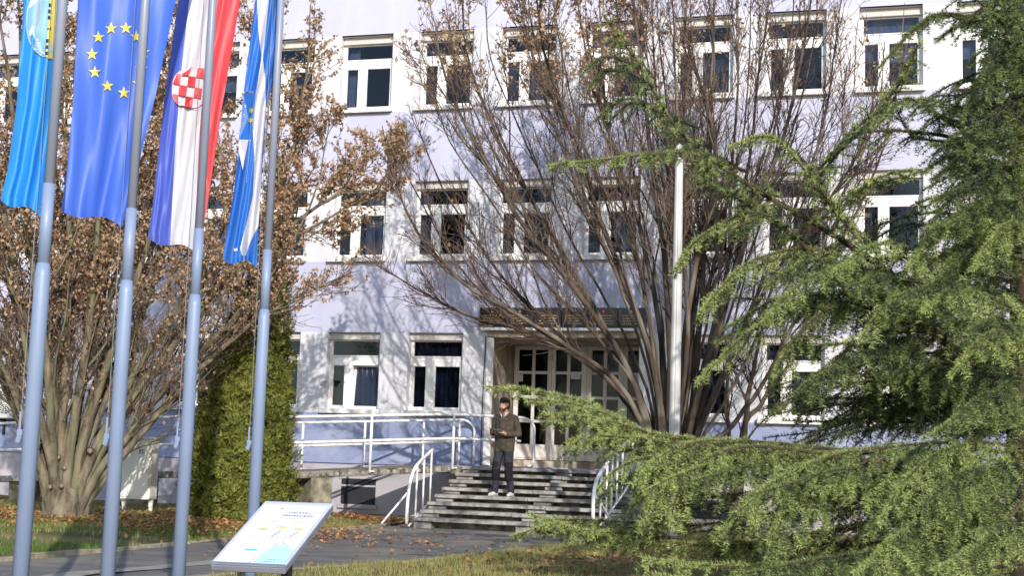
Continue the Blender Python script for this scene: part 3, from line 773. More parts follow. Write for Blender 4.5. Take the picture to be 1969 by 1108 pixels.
def interp(pts, y):
    for a, b in zip(pts[:-1], pts[1:]):
        if a[1] <= y <= b[1]:
            t = (y - a[1]) / (b[1] - a[1] + 1e-9); return a[0] + (b[0] - a[0]) * t
    if y < pts[0][1]:
        a, b = pts[0], pts[1]
        return a[0] + (b[0] - a[0]) * (y - a[1]) / (b[1] - a[1])
    return pts[-1][0]
class Flag:
    """cloth hanging just behind its pole; u runs across, y down the photo"""
    def __init__(s, left, right, ybot_l, ybot_r, D, folds, ytop=-210):
        s.left, s.right, s.yb, s.D, s.folds, s.ytop = left, right, (ybot_l, ybot_r), D, folds, ytop
    def xy(s, u, v):
        yb = s.yb[0] * (1 - u) + s.yb[1] * u + 6 * math.sin(u * 7)
        y = s.ytop + (yb - s.ytop) * v
        return interp(s.left, y) * (1 - u) + interp(s.right, y) * u, y
    def depth(s, u, v):
        d = 0
        for (f, ph, a, sl) in s.folds: d += a * math.sin(f * (u + sl * (v - .5)) * 2 * math.pi + ph) * (.35 + .65 * v)
        d += .0045 * math.sin(31 * u + 9 * v + 2.2 * math.sin(6 * v + s.D)) * v + .0025 * math.sin(43 * u - 17 * v)
        return s.D + d
    def pt(s, u, v, off=0.0):
        x, y = s.xy(u, v); return onD(x, y, s.depth(u, v) - off)
    def uv(s, x, y):                       # photo pixel -> cloth coordinates
        u = .5; v = .5
        for _ in range(25):
            l, r = interp(s.left, y), interp(s.right, y); u = (x - l) / (r - l)
            yb = s.yb[0] * (1 - u) + s.yb[1] * u + 6 * math.sin(u * 7); v = (y - s.ytop) / (yb - s.ytop)
        return u, v
    def cloth(s, name, label, bands, mats, group='flags on the row of poles'):
        """bands: function v -> list of stripe edges u0=0..1, one material each"""
        root = empty(name, tuple(s.pt(.5, 1)), label, 'flag', group)
        nv_ = 90
        for k, mt in enumerate(mats):
            V = []; F = []; nu = 18
            for j in range(nv_ + 1):
                v = j / nv_; e = bands(v); a, b = e[k], e[k + 1]
                for i in range(nu + 1): V.append(s.pt(a + (b - a) * i / nu, v))
            for j in range(nv_):
                for i in range(nu):
                    q = j * (nu + 1) + i; F.append((q, q + nu + 1, q + nu + 2, q + 1))
            MB().add(V, F).build('cloth_panel' if len(mats) > 1 else 'cloth', M[mt], root, smooth=True)
            e = bands(1.0); hem = []
            for v in (.988, 1.001):
                for i in range(nu + 1): hem.append(s.pt(e[k] + (e[k + 1] - e[k]) * i / nu, v, .003))
            MB().add(hem, [(i, nu + 1 + i, nu + 2 + i, i + 1) for i in range(nu)]).build('hem', M[mt], root, smooth=True)
        s.root = root; return root
    def poly(s, pts, off=.012, mi=0, mb=None):
        mb = mb or MB()
        V = [s.pt(*s.uv(*p), off) for p in pts]; c = np.mean(np.array(pts), axis=0); V.append(s.pt(*s.uv(*c), off)); n = len(pts)
        mb.add(V, [(i, (i + 1) % n, n) for i in range(n)], mi); return mb
    def star(s, x, y, R, ninner=.40, points=5, mt='flag_yellow', rot=0.0, name='star'):
        pts = [(x + (R if k % 2 == 0 else R * ninner) * math.sin(rot + math.pi * k / points), y - (R if k % 2 == 0 else R * ninner) * math.cos(rot + math.pi * k / points)) for k in range(2 * points)]
        s.poly(pts[::-1]).build(name, M[mt], s.root)
# light blue flag with half hidden shield
f1 = Flag([(62, -210), (46, 0), (32, 200), (14, 330), (2, 375)], [(140, -210), (120, 0), (104, 200), (88, 330), (78, 400)], 385, 412, 10.10, [(2.3, .5, .05, .3), (5.2, 1.0, .014, .2)])
f1.cloth('flag', 'light blue flag with part of a yellow and pale blue shield', lambda v: [0, 1], ['flag_azure'])
def shield_x(y):        # left rim of the shield
    t = max(-1, min(1, (y - 42) / 72)); return 104 - 52 * math.sqrt(max(0, 1 - abs(t) ** 2.4))
def strip(f, xl, xr, y0, y1, mt, name, off, n=24):
    mb = MB(); V = []; F = []
    for j in range(n + 1):
        y = y0 + (y1 - y0) * j / n; a, b = xl(y), xr(y); b = max(a, b)
        for i in range(5): V.append(f.pt(*f.uv(a + (b - a) * i / 4, y), off))
    for j in range(n):
        for i in range(4): q = j * 5 + i; F.append((q, q + 5, q + 6, q + 1))
    mb.add(V, F).build(name, M[mt], f.root, smooth=True)
lean = lambda x: (lambda y: x - .055 * (y - 40))
strip(f1, lambda y: shield_x(y) - 1.5, lambda y: lean(107)(y), -31, 115, 'flag_white', 'shield_border', .008)
strip(f1, lambda y: shield_x(y) + .3, lambda y: lean(106)(y), -29, 112.5, 'flag_pale', 'shield', .012)
strip(f1, lambda y: max(shield_x(y) + .5, lean(69)(y)), lambda y: max(shield_x(y) + .5, lean(77)(y)), -20, 102, 'flag_white', 'shield_stripe', .016)
strip(f1, lambda y: max(shield_x(y) + .5, lean(91)(y)), lambda y: max(shield_x(y) + .5, lean(105)(y)), -27, 112, 'flag_yellow', 'shield_band', .016)
for k, y in enumerate((-14, 9, 21, 33, 55, 78, 90, 102)):
    x = lean(93)(y); big = y == 55
    f1.poly([(x - 3, y - 3.5), (x - 3, y + 3.5), (x + (6 if big else 2.5), y + 3.5), (x + (6 if big else 4), y), (x + (6 if big else 2.5), y - 3.5)], .022).build('shield_window', M['flag_dark'], f1.root)
strip(f1, lean(104.5), lean(106), -27, 112, 'flag_dark', 'shield_edge', .016)
# blue flag with twelve stars
f2 = Flag([(163, -210), (150, 0), (140, 200), (128, 330), (118, 400)], [(395, -210), (338, 0), (300, 180), (262, 330), (236, 432)], 405, 432, 11.05, [(1.6, .6, .055, .25), (4.1, 2.0, .018, -.3), (7.7, .3, .007, .1)])
f2.cloth('flag', 'bright blue flag with a ring of yellow stars', lambda v: [0, 1], ['flag_blue'])
for (x, y) in ((189, 71), (213.5, 54), (242, 53.5), (177, 104), (182.5, 138.5), (206.5, 165), (238, 178), (272, 132), (276, 100), (266, 160), (262, 70)):
    f2.star(x, y, 12.5)
# three stripe flag with chequered shield
f3 = Flag([(372, -210), (343, 0), (315, 200), (293, 400), (286, 445)], [(497, -210), (462, 0), (428, 200), (398, 400), (384, 480)], 458, 486, 11.95, [(1.4, 1.9, .045, .2), (4.6, .6, .016, .3), (8.3, 0, .006, -.2)])
def b3(v):
    y = f3.ytop + (470 - f3.ytop) * v; l, r = interp(f3.left, y), interp(f3.right, y)
    w0 = interp([(392, -210), (364, 0), (349, 130), (336, 300), (327, 475)], y); w1 = interp([(428, -210), (402, 0), (392, 150), (384, 250), (374, 475)], y)
    return [0, (w0 - l) / (r - l), (w1 - l) / (r - l), 1]
f3.cloth('flag', 'blue white and red flag with a red and white chequered shield', b3, ['flag_cblue', 'flag_white', 'flag_red'])
def cs(y, side):
    t = max(-1, min(1, (y - 169) / 40)); return 366 - .04 * (y - 169) + side * 35 * math.sqrt(max(0, 1 - abs(t) ** 2.6))
strip(f3, lambda y: cs(y, -1) - 1, lambda y: min(cs(y, 1) + 1, 392), 129, 209.5, 'flag_red', 'shield_border', .010)
strip(f3, lambda y: cs(y, -1), lambda y: min(cs(y, 1), 391), 130, 208.5, 'flag_white', 'shield', .014)
e1 = np.array([14.6, 2.4]); e2 = np.array([-2.6, 19.6]); o0 = np.array([336, 121])
for r in range(5):
    for c in range(4):
        if (r + c) % 2 == 0: continue
        q = [o0 + e1 * a + e2 * b for a, b in ((c, r), (c, r + 1), (c + 1, r + 1), (c + 1, r))]
        q = [(min(max(p[0], cs(p[1], -1) + .5), 392), min(max(p[1], 130), 208)) for p in q]
        f3.poly(q, .030).build('chequer', M['flag_red'], f3.root)
# folded blue and white flag
f4 = Flag([(528, -210), (491, 0), (474, 130), (466, 200), (459, 290), (448, 380), (429, 490)], [(572, -210), (547, 0), (531, 130), (513, 200), (504, 330), (498, 420), (494, 500)], 498, 510, 13.1, [(1.3, .4, .05, .3), (3.1, 2.0, .03, .5)])
def b4(v):
    y = f4.ytop + (505 - f4.ytop) * v; l, r = interp(f4.left, y), interp(f4.right, y)
    w0 = interp([(520, -210), (494, 0), (497, 60), (503, 110), (492, 180), (485, 240), (489, 310), (486, 380), (472, 440), (461, 480), (468, 505)], y)
    w1 = interp([(548, -210), (517, 0), (511, 60), (505, 112), (510, 160), (512, 200), (504, 290), (500, 420), (480, 470), (470, 505)], y)
    a = min(max((w0 - l) / (r - l), .02), .97); b = min(max((w1 - l) / (r - l), a + .005), .995)
    return [0, a, b, 1]
f4.cloth('flag', 'narrow folded blue and white flag with a starred blue shield', b4, ['flag_blue4', 'flag_white', 'flag_blue4'])
f4.poly([(466, 140), (468, 172), (470, 178), (468, 178)], .01).build('shield_border', M['flag_white'], f4.root)
f4.poly([(468, 178), (460.5, 267), (482, 267), (487, 244), (489, 178)][::1], .012).build('shield', M['flag_blue4'], f4.root)
f4.poly([(468, 176), (468, 179.5), (494, 177), (494, 174)], .014).build('shield_border', M['flag_white'], f4.root)
f4.poly([(459.5, 268), (459, 290), (466, 325), (474, 352), (479, 300), (482, 268)], .012).build('shield_base', M['flag_white'], f4.root)
for (x, y) in ((474.5, 204), (483, 212), (472.5, 222), (481.5, 231), (471, 240.5)):
    f4.star(x, y, 6.5, .5, 6)
f4.poly([(449, 478), (450, 484), (457, 482), (456, 477)], .014).build('care_tag', M['flag_white'], f4.root)

# ================================================================== INFORMATION BOARD
BW, BH, BYAW, BTILT = 0.36, 0.728, 0.0925, 0.3775
bc = np.array([7.66, -20.82, .858])
wv = np.array([math.cos(BYAW), math.sin(BYAW), 0]); uv_ = np.array([-math.sin(BYAW) * math.cos(BTILT), math.cos(BYAW) * math.cos(BTILT), math.sin(BTILT)])
nb = np.cross(wv, uv_)
board = empty('information_board', (bc[0], bc[1], 0.03), 'slanted information board with a white and turquoise printed panel on a black post', 'information board')
def bp(a, b, c): return bc + wv * (a - .5) * BW + uv_ * (b - .5) * BH + nb * c
def bbox(a0, a1, b0, b1, c0, c1, nm, mt, par, bevel=0):
    V = [bp(a, b, c) for c in (c0, c1) for (a, b) in ((a0, b0), (a1, b0), (a1, b1), (a0, b1))]
    return MB().add(V, [(0, 3, 2, 1), (4, 5, 6, 7), (0, 1, 5, 4), (1, 2, 6, 5), (2, 3, 7, 6), (3, 0, 4, 7)]).build(nm, M[mt], par, bevel=bevel)
bbox(0, 1, 0, 1, -.035, -.004, 'tray', 'board_frame', board, 0.004)
for (a0, a1, b0, b1) in ((0, 1, 0, .035), (0, 1, .945, 1), (0, .05, .035, .945), (.95, 1, .035, .945)):
    bbox(a0, a1, b0, b1, -.004, .004, 'frame', 'board_edge' if b1 > .04 else 'board_frame', board, 0.002)
pnl = bbox(.05, .95, .035, .945, -.004, .0005, 'panel', 'paper', board)
def pr(a0, a1, b0, b1, mt, nm='print', c=.0015):
    bbox(a0, a1, b0, b1, .0005, c, nm, mt, pnl)
pr(.07, .93, .40, .53, 'print_pink'); pr(.07, .93, .525, .532, 'print_violet', c=.002)
V = [bp(a, b, .002) for a, b in ((.53, .037), (.948, .037), (.948, .24), (.80, .33), (.66, .33))]
MB().add(V, [(0, 1, 2, 3, 4)]).build('print', M['print_cyan'], pnl)
pts = [bp(a, b, .0025) for a, b in ((.50, .037), (.57, .17), (.63, .26), (.66, .32))]
MB().tube(pts, .0035, 5).build('print', M['print_violet'], pnl)
ringp = [bp(.70 + .06 * math.cos(t), .325 + .028 * math.sin(t), .0025) for t in np.linspace(0, 2 * math.pi, 16)]
MB().tube(ringp, .004, 5, cap=False).build('print', M['print_violet'], pnl)
pr(.30, .46, .215, .24, 'print_blue'); pr(.36, .44, .27, .31, 'print_pink')
random.seed(3)
def textline(a0, a1, b, h, mt='print_ink'):
    mb = MB(); x = a0
    while x < a1:
        l = random.uniform(.012, .04); V = [bp(q, w_, .002) for q, w_ in ((x, b), (min(x + l, a1), b), (min(x + l, a1), b + h), (x, b + h))]
        mb.add(V, [(0, 1, 2, 3)]); x += l + .012
    mb.build('text', M[mt], pnl)
textline(.40, .66, .885, .010); textline(.47, .84, .815, .026); textline(.42, .86, .765, .028); textline(.45, .80, .728, .008)
textline(.30, .50, .665, .008); textline(.66, .92, .665, .008); textline(.16, .34, .42, .014, 'print_violet'); textline(.45, .64, .42, .014, 'print_violet'); textline(.70, .86, .42, .014, 'print_violet')
textline(.70, .90, .09, .012); textline(.68, .86, .06, .012); textline(.09, .22, .06, .008, 'print_violet'); textline(.14, .30, .30, .008, 'print_pink')
MB().add([bp(.33 + .022 * math.cos(t), .888 + .014 * math.sin(t), .002) for t in np.linspace(0, 6.28, 12)], [tuple(range(12))]).build('emblem', M['print_ink'], pnl)
for a, b in ((.30, .555), (.55, .59), (.80, .57)):
    MB().add([bp(a + (.10 if k % 2 == 0 else .035) * math.cos(t), b + (.022 if k % 2 == 0 else .016) * math.sin(t), .0025) for k, t in enumerate(np.linspace(0, 2 * math.pi, 14, endpoint=False))], [tuple(range(14))]).build('sun_mark', M['print_yellow'], pnl)
    textline(a - .12, a + .12, b - .022, .006, 'print_violet')
for a, b, s in ((.53, .47, 1), (.78, .47, 1)):
    MB().tube([bp(a - .02, b - .035, .003), bp(a + .045, b + .05, .003)], .003, 5).build('print', M['print_ink'], pnl)
MB().tube([bp(.84 + .06 * math.cos(t), .80 + .035 * math.sin(t), .0025) for t in np.linspace(.3, 5, 14)], .0022, 5).build('print', M['print_violet'], pnl)
pb = bp(.72, .45, -.03)
MB().box(pb[0] - .022, pb[0] + .022, pb[1] - .022, pb[1] + .022, 0.0, pb[2] - .006).build('post', M['black'], board, bevel=0.004)
MB().box(pb[0] - .10, pb[0] + .10, pb[1] - .10, pb[1] + .10, 0.02, .045).build('foot', M['black'], board, bevel=0.004)

# ================================================================== PALE METAL POLE
lx, ly = onD(1299, 700, 20.0)[:2]
lp = empty('metal_pole', (lx, ly, 0), 'tall pale grey grooved metal pole in front of the bare tree', 'pole')
a = np.linspace(0, 2 * math.pi, 24, endpoint=False); prof = .074 - .009 * (np.arange(24) % 6 == 0)
V = []; zsn = [(-.05, 1.1), (.9, 1.04), (3, 1.0), (5.75, .74)]
for z, s in zsn: V += [(lx + prof[k] * s * math.cos(a[k]), ly + prof[k] * s * math.sin(a[k]), z) for k in range(24)]
Fq = [(j * 24 + k, j * 24 + (k + 1) % 24, (j + 1) * 24 + (k + 1) % 24, (j + 1) * 24 + k) for j in range(3) for k in range(24)]
MB().add(V, Fq).build('shaft', M['lamp_metal'], lp)
MB().tube([(lx, ly, 5.74), (lx, ly, 5.79), (lx, ly, 5.85)], [.065, .06, .012], 14).build('cap', M['lamp_metal'], lp, smooth=True)
MB().tube([(lx, ly, -.02), (lx, ly, .05)], .16, 16).build('base_plate', M['lamp_metal'], lp)

# ================================================================== PERSON
mp = onY(968, 957, Ty[3] + .2)
px_, py_, pz_ = mp[0], Ty[3] + .17, Tz[3]
man = empty('person', (px_, py_, pz_), 'bearded man in brown pullover and dark work trousers reading papers on the stairs', 'person', rz=-0.22)
def capsule_mesh(bm, p0, r0, p1, r1, n=14, m=6):
    p0, p1 = np.array(p0, float), np.array(p1, float); d = p1 - p0; L = np.linalg.norm(d); t = d / (L + 1e-9)
    u = unit(np.cross(t, [.3, .2, .93] if abs(t[2]) < .9 else [1, .1, 0])); w = np.cross(t, u); rings = []
    for k in range(1, m): 
        th = -math.pi / 2 + math.pi / 2 * k / m; rings.append((p0 + t * r0 * math.sin(th), r0 * math.cos(th)))
    rings.append((p0, r0)); rings.append((p1, r1))
    for k in range(1, m):
        th = math.pi / 2 * k / m; rings.append((p1 + t * r1 * math.sin(th), r1 * math.cos(th)))
    vs_ = []
    for c, r in rings: vs_.append([bm.verts.new(c + r * (math.cos(2 * math.pi * k / n) * u + math.sin(2 * math.pi * k / n) * w)) for k in range(n)])
    a0 = bm.verts.new(p0 - t * r0); a1 = bm.verts.new(p1 + t * r1)
    for k in range(n):
        bm.faces.new((a0, vs_[0][(k + 1) % n], vs_[0][k])); bm.faces.new((a1, vs_[-1][k], vs_[-1][(k + 1) % n]))
        for j in range(len(vs_) - 1): bm.faces.new((vs_[j][k], vs_[j][(k + 1) % n], vs_[j + 1][(k + 1) % n], vs_[j + 1][k]))
TR, TB, SW, SK = 0, 1, 2, 3
caps = []
def cap(p0, r0, p1, r1, tg): caps.append((np.array(p0, float), r0, np.array(p1, float), r1, tg))
for s, kx_, ky_, ax_, ay_ in ((-1, -.125, -.06, -.15, -.03), (1, .115, -.035, .135, .05)):
    cap((s * .088, .0, .90), .098, (kx_, ky_, .50), .078, TR); cap((kx_, ky_, .58), .081, (kx_ * 1.03, ky_ + .005, .33), .075, TB)
    cap((kx_, ky_, .48), .074, (ax_, ay_, .10), .062, TR)
cap((-.07, .0, .93), .112, (.07, .0, .93), .112, TR)
cap((-.055, .0, .98), .118, (-.085, .012, 1.34), .112, SW); cap((.055, .0, .98), .118, (.085, .012, 1.34), .112, SW)
cap((0, -.03, 1.02), .118, (0, -.022, 1.33), .118, SW); cap((-.095, .0, .84), .098, (-.10, .0, 1.1), .10, SW); cap((.095, .0, .84), .098, (.10, .0, 1.1), .10, SW)
cap((0, -.035, .89), .095, (0, -.035, 1.05), .11, SW); cap((0, .045, .89), .09, (0, .03, 1.05), .1, SW)
cap((-.155, .015, 1.405), .072, (.155, .015, 1.405), .072, SW); cap((-.07, .015, 1.44), .06, (.07, .015, 1.44), .06, SW)
cap((0, .0, 1.45), .062, (0, -.045, 1.56), .056, SK)
HC = np.array([0, -.07, 1.635])
cap((0, -.045, 1.665), .088, (0, -.085, 1.63), .082, SK); cap((0, -.085, 1.62), .074, (0, -.122, 1.555), .050, SK)
cap((0, -.158, 1.625), .012, (0, -.178, 1.588), .015, SK)
for s in (-1, 1): cap((s * .086, -.06, 1.655), .014, (s * .086, -.062, 1.615), .012, SK); cap((s * .032, -.142, 1.645), .016, (s * .05, -.13, 1.645), .014, SK)
HR, HL = np.array([-.125, -.27, 1.165]), np.array([.085, -.285, 1.14])
cap((-.195, .015, 1.395), .066, (-.255, .03, 1.13), .054, SW); cap((-.255, .03, 1.13), .054, (-.165, -.19, 1.14), .040, SW)
cap((.195, .015, 1.395), .066, (.275, .025, 1.12), .054, SW); cap((.275, .025, 1.12), .054, (.145, -.20, 1.105), .040, SW)
for s, wr, hd, bx_ in ((-1, (-.165, -.19, 1.14), HR, 1), (1, (.145, -.20, 1.105), HL, -1)):
    wr = np.array(wr); d = unit(hd - wr); side = unit(np.cross(d, [0, 0, 1]))
    cap(wr, .032, wr + d * .05, .032, SK); cap(wr + d * .05 - side * .02, .022, wr + d * .085 - side * .022, .018, SK); cap(wr + d * .05 + side * .02, .022, wr + d * .085 + side * .022, .018, SK)
    for k, o_ in enumerate((-.033, -.011, .011, .033)):
        kn = wr + d * .088 + side * o_; ln = (.060, .070, .066, .052)[k]
        mid = kn + d * ln * .55 + np.array([bx_ * .01, 0, -.012]); tip = mid + d * ln * .3 + np.array([bx_ * .02, 0, .004])
        cap(kn, .0105, mid, .0095, SK); cap(mid, .0095, tip, .0085, SK)
    th = wr + d * .04 + side * (.034 if s < 0 else -.034) + np.array([0, 0, .012]); cap(th, .013, th + d * .05 + np.array([bx_ * .012, 0, .022]), .011, SK)
def remeshed(name, caplist, voxel, smooth_it=4):
    bm = bmesh.new()
    for c in caplist: capsule_mesh(bm, *c[:4])
    me = bpy.data.meshes.new(name + '_raw'); bm.to_mesh(me); bm.free()
    o = bpy.data.objects.new(name + '_raw', me); COL.objects.link(o)
    md = o.modifiers.new('r', 'REMESH'); md.mode = 'VOXEL'; md.voxel_size = voxel; md.use_smooth_shade = True
    sm = o.modifiers.new('s', 'SMOOTH'); sm.factor = .5; sm.iterations = smooth_it
    dg = bpy.context.evaluated_depsgraph_get()
    out = bpy.data.meshes.new_from_object(o.evaluated_get(dg))
    bpy.data.objects.remove(o); bpy.data.meshes.remove(me); out.name = name
    return out
def classify(me, caplist):
    n = len(me.polygons); C = np.empty(n * 3, np.float32); me.polygons.foreach_get('center', C); C = C.reshape(-1, 3)
    best = np.full(n, 1e9); tg = np.zeros(n, np.int32)
    for p0, r0, p1, r1, t in caplist:
        d = p1 - p0; L2 = d @ d + 1e-9; h = np.clip(((C - p0) @ d) / L2, 0, 1)
        ds = np.linalg.norm(C - p0 - h[:, None] * d, axis=1) - (r0 + (r1 - r0) * h)
        m_ = ds < best; best[m_] = ds[m_]; tg[m_] = t
    me.polygons.foreach_set('material_index', tg); return C, tg
bme = remeshed('body', caps, .0095)
bme.materials.clear()
for k in ('trousers', 'trouser_black', 'sweater', 'skin'): bme.materials.append(M[k])
C, tg = classify(bme, caps)
# knee panels only on the front of the legs
mi = tg.copy(); mi[(tg == TB) & (C[:, 1] > .03)] = TR; mi[(mi == SW) & (C[:, 2] < .80)] = TR; mi[(mi == TR) & (C[:, 2] > .815)] = SW
bme.polygons.foreach_set('material_index', mi.astype(np.int32))
body = link('body', bme, man, loc=(0, 0, 0))
hair_caps = [((0, -.075, 1.706), .083, (0, -.03, 1.69), .092, 0), ((0, -.035, 1.685), .094, (0, -.02, 1.66), .093, 0), ((0, .005, 1.64), .080, (0, .015, 1.60), .062, 0), ((0, -.09, 1.715), .055, (0, -.05, 1.73), .06, 0)]
hair_caps = [(np.array(a), b, np.array(c), d, e) for a, b, c, d, e in hair_caps]
hm = remeshed('hair', hair_caps, .009); hm.materials.clear(); hm.materials.append(M['hair']); link('hair', hm, man, loc=(0, 0, 0))
bd = [((-.062, -.088, 1.60), .022, (-.035, -.135, 1.548), .026, 0), ((.062, -.088, 1.60), .022, (.035, -.135, 1.548), .026, 0), ((-.03, -.145, 1.545), .024, (.03, -.145, 1.545), .024, 0), ((-.022, -.166, 1.573), .010, (.022, -.166, 1.573), .010, 0)]
bd = [(np.array(a), b, np.array(c), d, e) for a, b, c, d, e in bd]
hm = remeshed('beard', bd, .006, 2); hm.materials.clear(); hm.materials.append(M['hair']); link('beard', hm, man, loc=(0, 0, 0))
eb = MB()
for s in (-1, 1):
    eb.tube([(s * .014, -.163, 1.668), (s * .034, -.160, 1.673), (s * .055, -.146, 1.668)], [.0035, .0045, .003], 6)
    eb.tube([(s * .022, -.158, 1.648), (s * .034, -.1585, 1.647), (s * .046, -.152, 1.648)], [.002, .003, .002], 6)
eb.build('eyebrow', M['hair'], man, loc=(0, 0, 0))
col = MB()
for s in (-1, 1): col.add([(0, -.112, 1.375), (s * .012, -.115, 1.40), (s * .065, -.085, 1.475), (s * .078, -.03, 1.49), (s * .05, -.075, 1.505)], [(0, 1, 2), (0, 2, 4), (2, 3, 4)])
col.build('collar', M['shirt'], man, loc=(0, 0, 0))
for s, ax_, ay_ in ((-1, -.15, -.03), (1, .135, .05)):
    sc_ = [(np.array([ax_, ay_ + .03, .045]), .043, np.array([ax_ + s * .012, ay_ - .07, .042]), .044, 0), (np.array([ax_ + s * .012, ay_ - .07, .038]), .042, np.array([ax_ + s * .025, ay_ - .15, .030]), .034, 0)]
    sm_ = remeshed('shoe', sc_, .009, 3); sm_.materials.clear(); sm_.materials.append(M['shoe']); so = link('shoe', sm_, man, loc=(0, 0, 0))
    sole = MB(); sole.prism([(ax_ - .04, ay_ + .065), (ax_ - .042 + s * .02, ay_ - .17), (ax_ + s * .03, ay_ - .19), (ax_ + .045 + s * .02, ay_ - .16), (ax_ + .04, ay_ + .065)], .002, .02)
    sole.build('sole', M['concrete'], so, loc=(0, 0, 0))
# sheets of paper in his hands
rz = Matrix.Rotation(-0.22, 3, 'Z')
def mw(p): q = rz @ Vector(p); return (px_ + q.x, py_ + q.y, pz_ + q.z)
V = []; nx = 6
for off_ in (0, .006):
    for j in range(2):
        for i in range(nx + 1):
            t = i / nx; V.append(mw((-.19 + .29 * t + off_, -.24 - .20 * j, 1.205 - .035 * t + .05 * j * .5 - .012 * math.sin(t * math.pi) + off_)))
F = []
for b in (0, 2 * (nx + 1)):
    for i in range(nx): F.append((b + i, b + i + 1, b + nx + 2 + i, b + nx + 1 + i))
pap = MB().add(V, F).build('paper_sheets', M['paper'], None, smooth=True)
tagit(pap, 'white sheets of paper held by the bearded man', 'paper')

# ================================================================== TREES
class Tubes:
    def __init__(s): s.V = []; s.F = []; s.n = 0
    def add(s, P, r, sides):
        V, F = tube_arrays(np.asarray(P, float), np.asarray(r, float), sides)
        s.V.append(V); s.F.append(F + s.n); s.n += len(V)
    def build(s, name, mt, parent):
        return link(name, np_mesh(name, np.concatenate(s.V), np.concatenate(s.F), mt, smooth=True), parent)
UP = np.array([0, 0, 1.0])
def grow(start, d, L, nseg, up, wob, R):
    p = np.array(start, float); d = unit(d); pts = [p.copy()]
    for _ in range(nseg):
        d = unit(d + UP * up + R.normal(0, wob, 3)); p = p + d * L / nseg; pts.append(p.copy())
    return np.array(pts)
def smooth_px(px, D0, D1, rnd):
    """photo polyline -> world points; distance eases from D0 at the foot to D1 at the tip"""
    n = len(px); P = [onD(x, y, D0 + (D1 - D0) * (i / (n - 1)) ** 1.2) for i, (x, y) in enumerate(px)]
    return np.array(catmull(P, 5))
def fan_tree(name, label, base, limbs, D, bark, twig_mt, leaf_fn, R, n_extra=6, spreadD=2.2, r0=.085, dens=1.0, tw_up=.10, leaf_mt='leaf_brown', leaf_size=.055, ang2=(.28, .75), len2=(.16, .34), taper=.8, comp=2, lo2=.16, n_main=999):
    root = empty(name, base, label, 'tree')
    wood, twigs = Tubes(), Tubes()
    leaves = []                        # (pos, dir)
    limbpts = []
    for k, px in enumerate(limbs):
        d1 = D + R.uniform(-spreadD, spreadD)
        P = smooth_px(px, D, d1, R); limbpts.append((P, r0 * R.uniform(.75, 1.15) * (1.0 if k < n_main else .42)))
        if dens >= 1 and k % comp == 0:   # a companion limb of the same habit
            off = np.array([[R.normal(0, 28), R.normal(0, 14)] for _ in px]); off = np.cumsum(off, axis=0) * .55; off[0] = 0
            q = [(px[i][0] + off[i][0] * (i / len(px) + .3), px[i][1] + off[i][1]) for i in range(len(px))]
            limbpts.append((smooth_px(q, D + R.uniform(-.15, .15), D + R.uniform(-spreadD, spreadD), R), r0 * R.uniform(.45, .75)))
    for k in range(n_extra):           # limbs towards and away from the camera
        az = R.choice([1, -1]) * R.uniform(.35, 1.25) * math.pi / 2; th = R.uniform(.08, .5)
        fh = np.array([F_h.x, F_h.y, 0]); rh = np.array([R_v.x, R_v.y, 0])
        d = fh * math.sin(az) * math.sin(th) + rh * math.cos(az) * math.sin(th) * R.choice([-1, 1]) + UP * math.cos(th)
        limbpts.append((grow(np.array(base) + R.normal(0, .1, 3) * [1, 1, 0], d, R.uniform(8, 10.5), 14, .035, .035, R), r0 * R.uniform(.6, 1)))
    for P, rb in limbpts:
        n = len(P); t = np.linspace(0, 1, n)
        P = P + np.cumsum(R.normal(0, .012, P.shape), axis=0)
        rad = rb * (1 - t) ** taper + .006; rad[0] *= 1.35; rad[1] *= 1.15
        wood.add(P, rad, 8)
        seglen = np.linalg.norm(np.diff(P, axis=0), axis=1).sum()
        n2 = int(R.integers(12, 16) * dens * (1.0 if rb > r0 * .6 else .6))
        for q in range(n2):
            f = R.uniform(lo2, .97); i = min(int(f * (n - 1)), n - 2); p = P[i]; ax = unit(P[i + 1] - P[i])
            sd = unit(np.cross(ax, R.normal(0, 1, 3))); an = R.uniform(*ang2)
            L2 = seglen * (1 - f * .75) * R.uniform(*len2)
            Q = grow(p, ax * math.cos(an) + sd * math.sin(an), L2, 7, tw_up, .07, R)
            r2 = min(rad[i] * .55, .022 * (L2 / 1.5) ** .5); wood.add(Q, np.linspace(r2, .0045, 8), 5)
            for w in range(int(9 * dens * min(1.3, .4 + L2 / 1.6))):
                g = R.uniform(.1, 1); j = min(int(g * 7), 6); ax3 = unit(Q[j + 1] - Q[j]); sd = unit(np.cross(ax3, R.normal(0, 1, 3))); an = R.uniform(.35, .9)
                L3 = R.uniform(.25, .8) * (1.15 - .5 * g)
                T = grow(Q[j], ax3 * math.cos(an) + sd * math.sin(an), L3, 4, tw_up, .10, R)
                twigs.add(T, np.linspace(.0065, .003, 5), 3)
                tips = [(T, 1.0)]
                for z in range(2):
                    h = R.integers(1, 4); ax4 = unit(T[h + 1] - T[h]); sd = unit(np.cross(ax4, R.normal(0, 1, 3)))
                    U = grow(T[h], ax4 * .75 + sd * .65, L3 * R.uniform(.3, .6), 2, tw_up, .12, R); twigs.add(U, np.array([.0042, .0036, .0028]), 3); tips.append((U, 1.0))
                for (B, _) in tips:
                    pr_ = leaf_fn(B[-1])
                    nl = R.poisson(pr_)
                    for _ in range(nl):
                        h = R.uniform(.15, 1.0) * (len(B) - 1); i0 = min(int(h), len(B) - 2); leaves.append(B[i0] + (B[i0 + 1] - B[i0]) * (h - i0))
    b = np.array(base)
    wood.build('trunk', bark, root); twigs.build('twigs', twig_mt, root)
    if leaves:
        link('leaves', leaf_mesh('leaves', np.array(leaves), leaf_size, M[leaf_mt], R), root)
    return root, limbpts
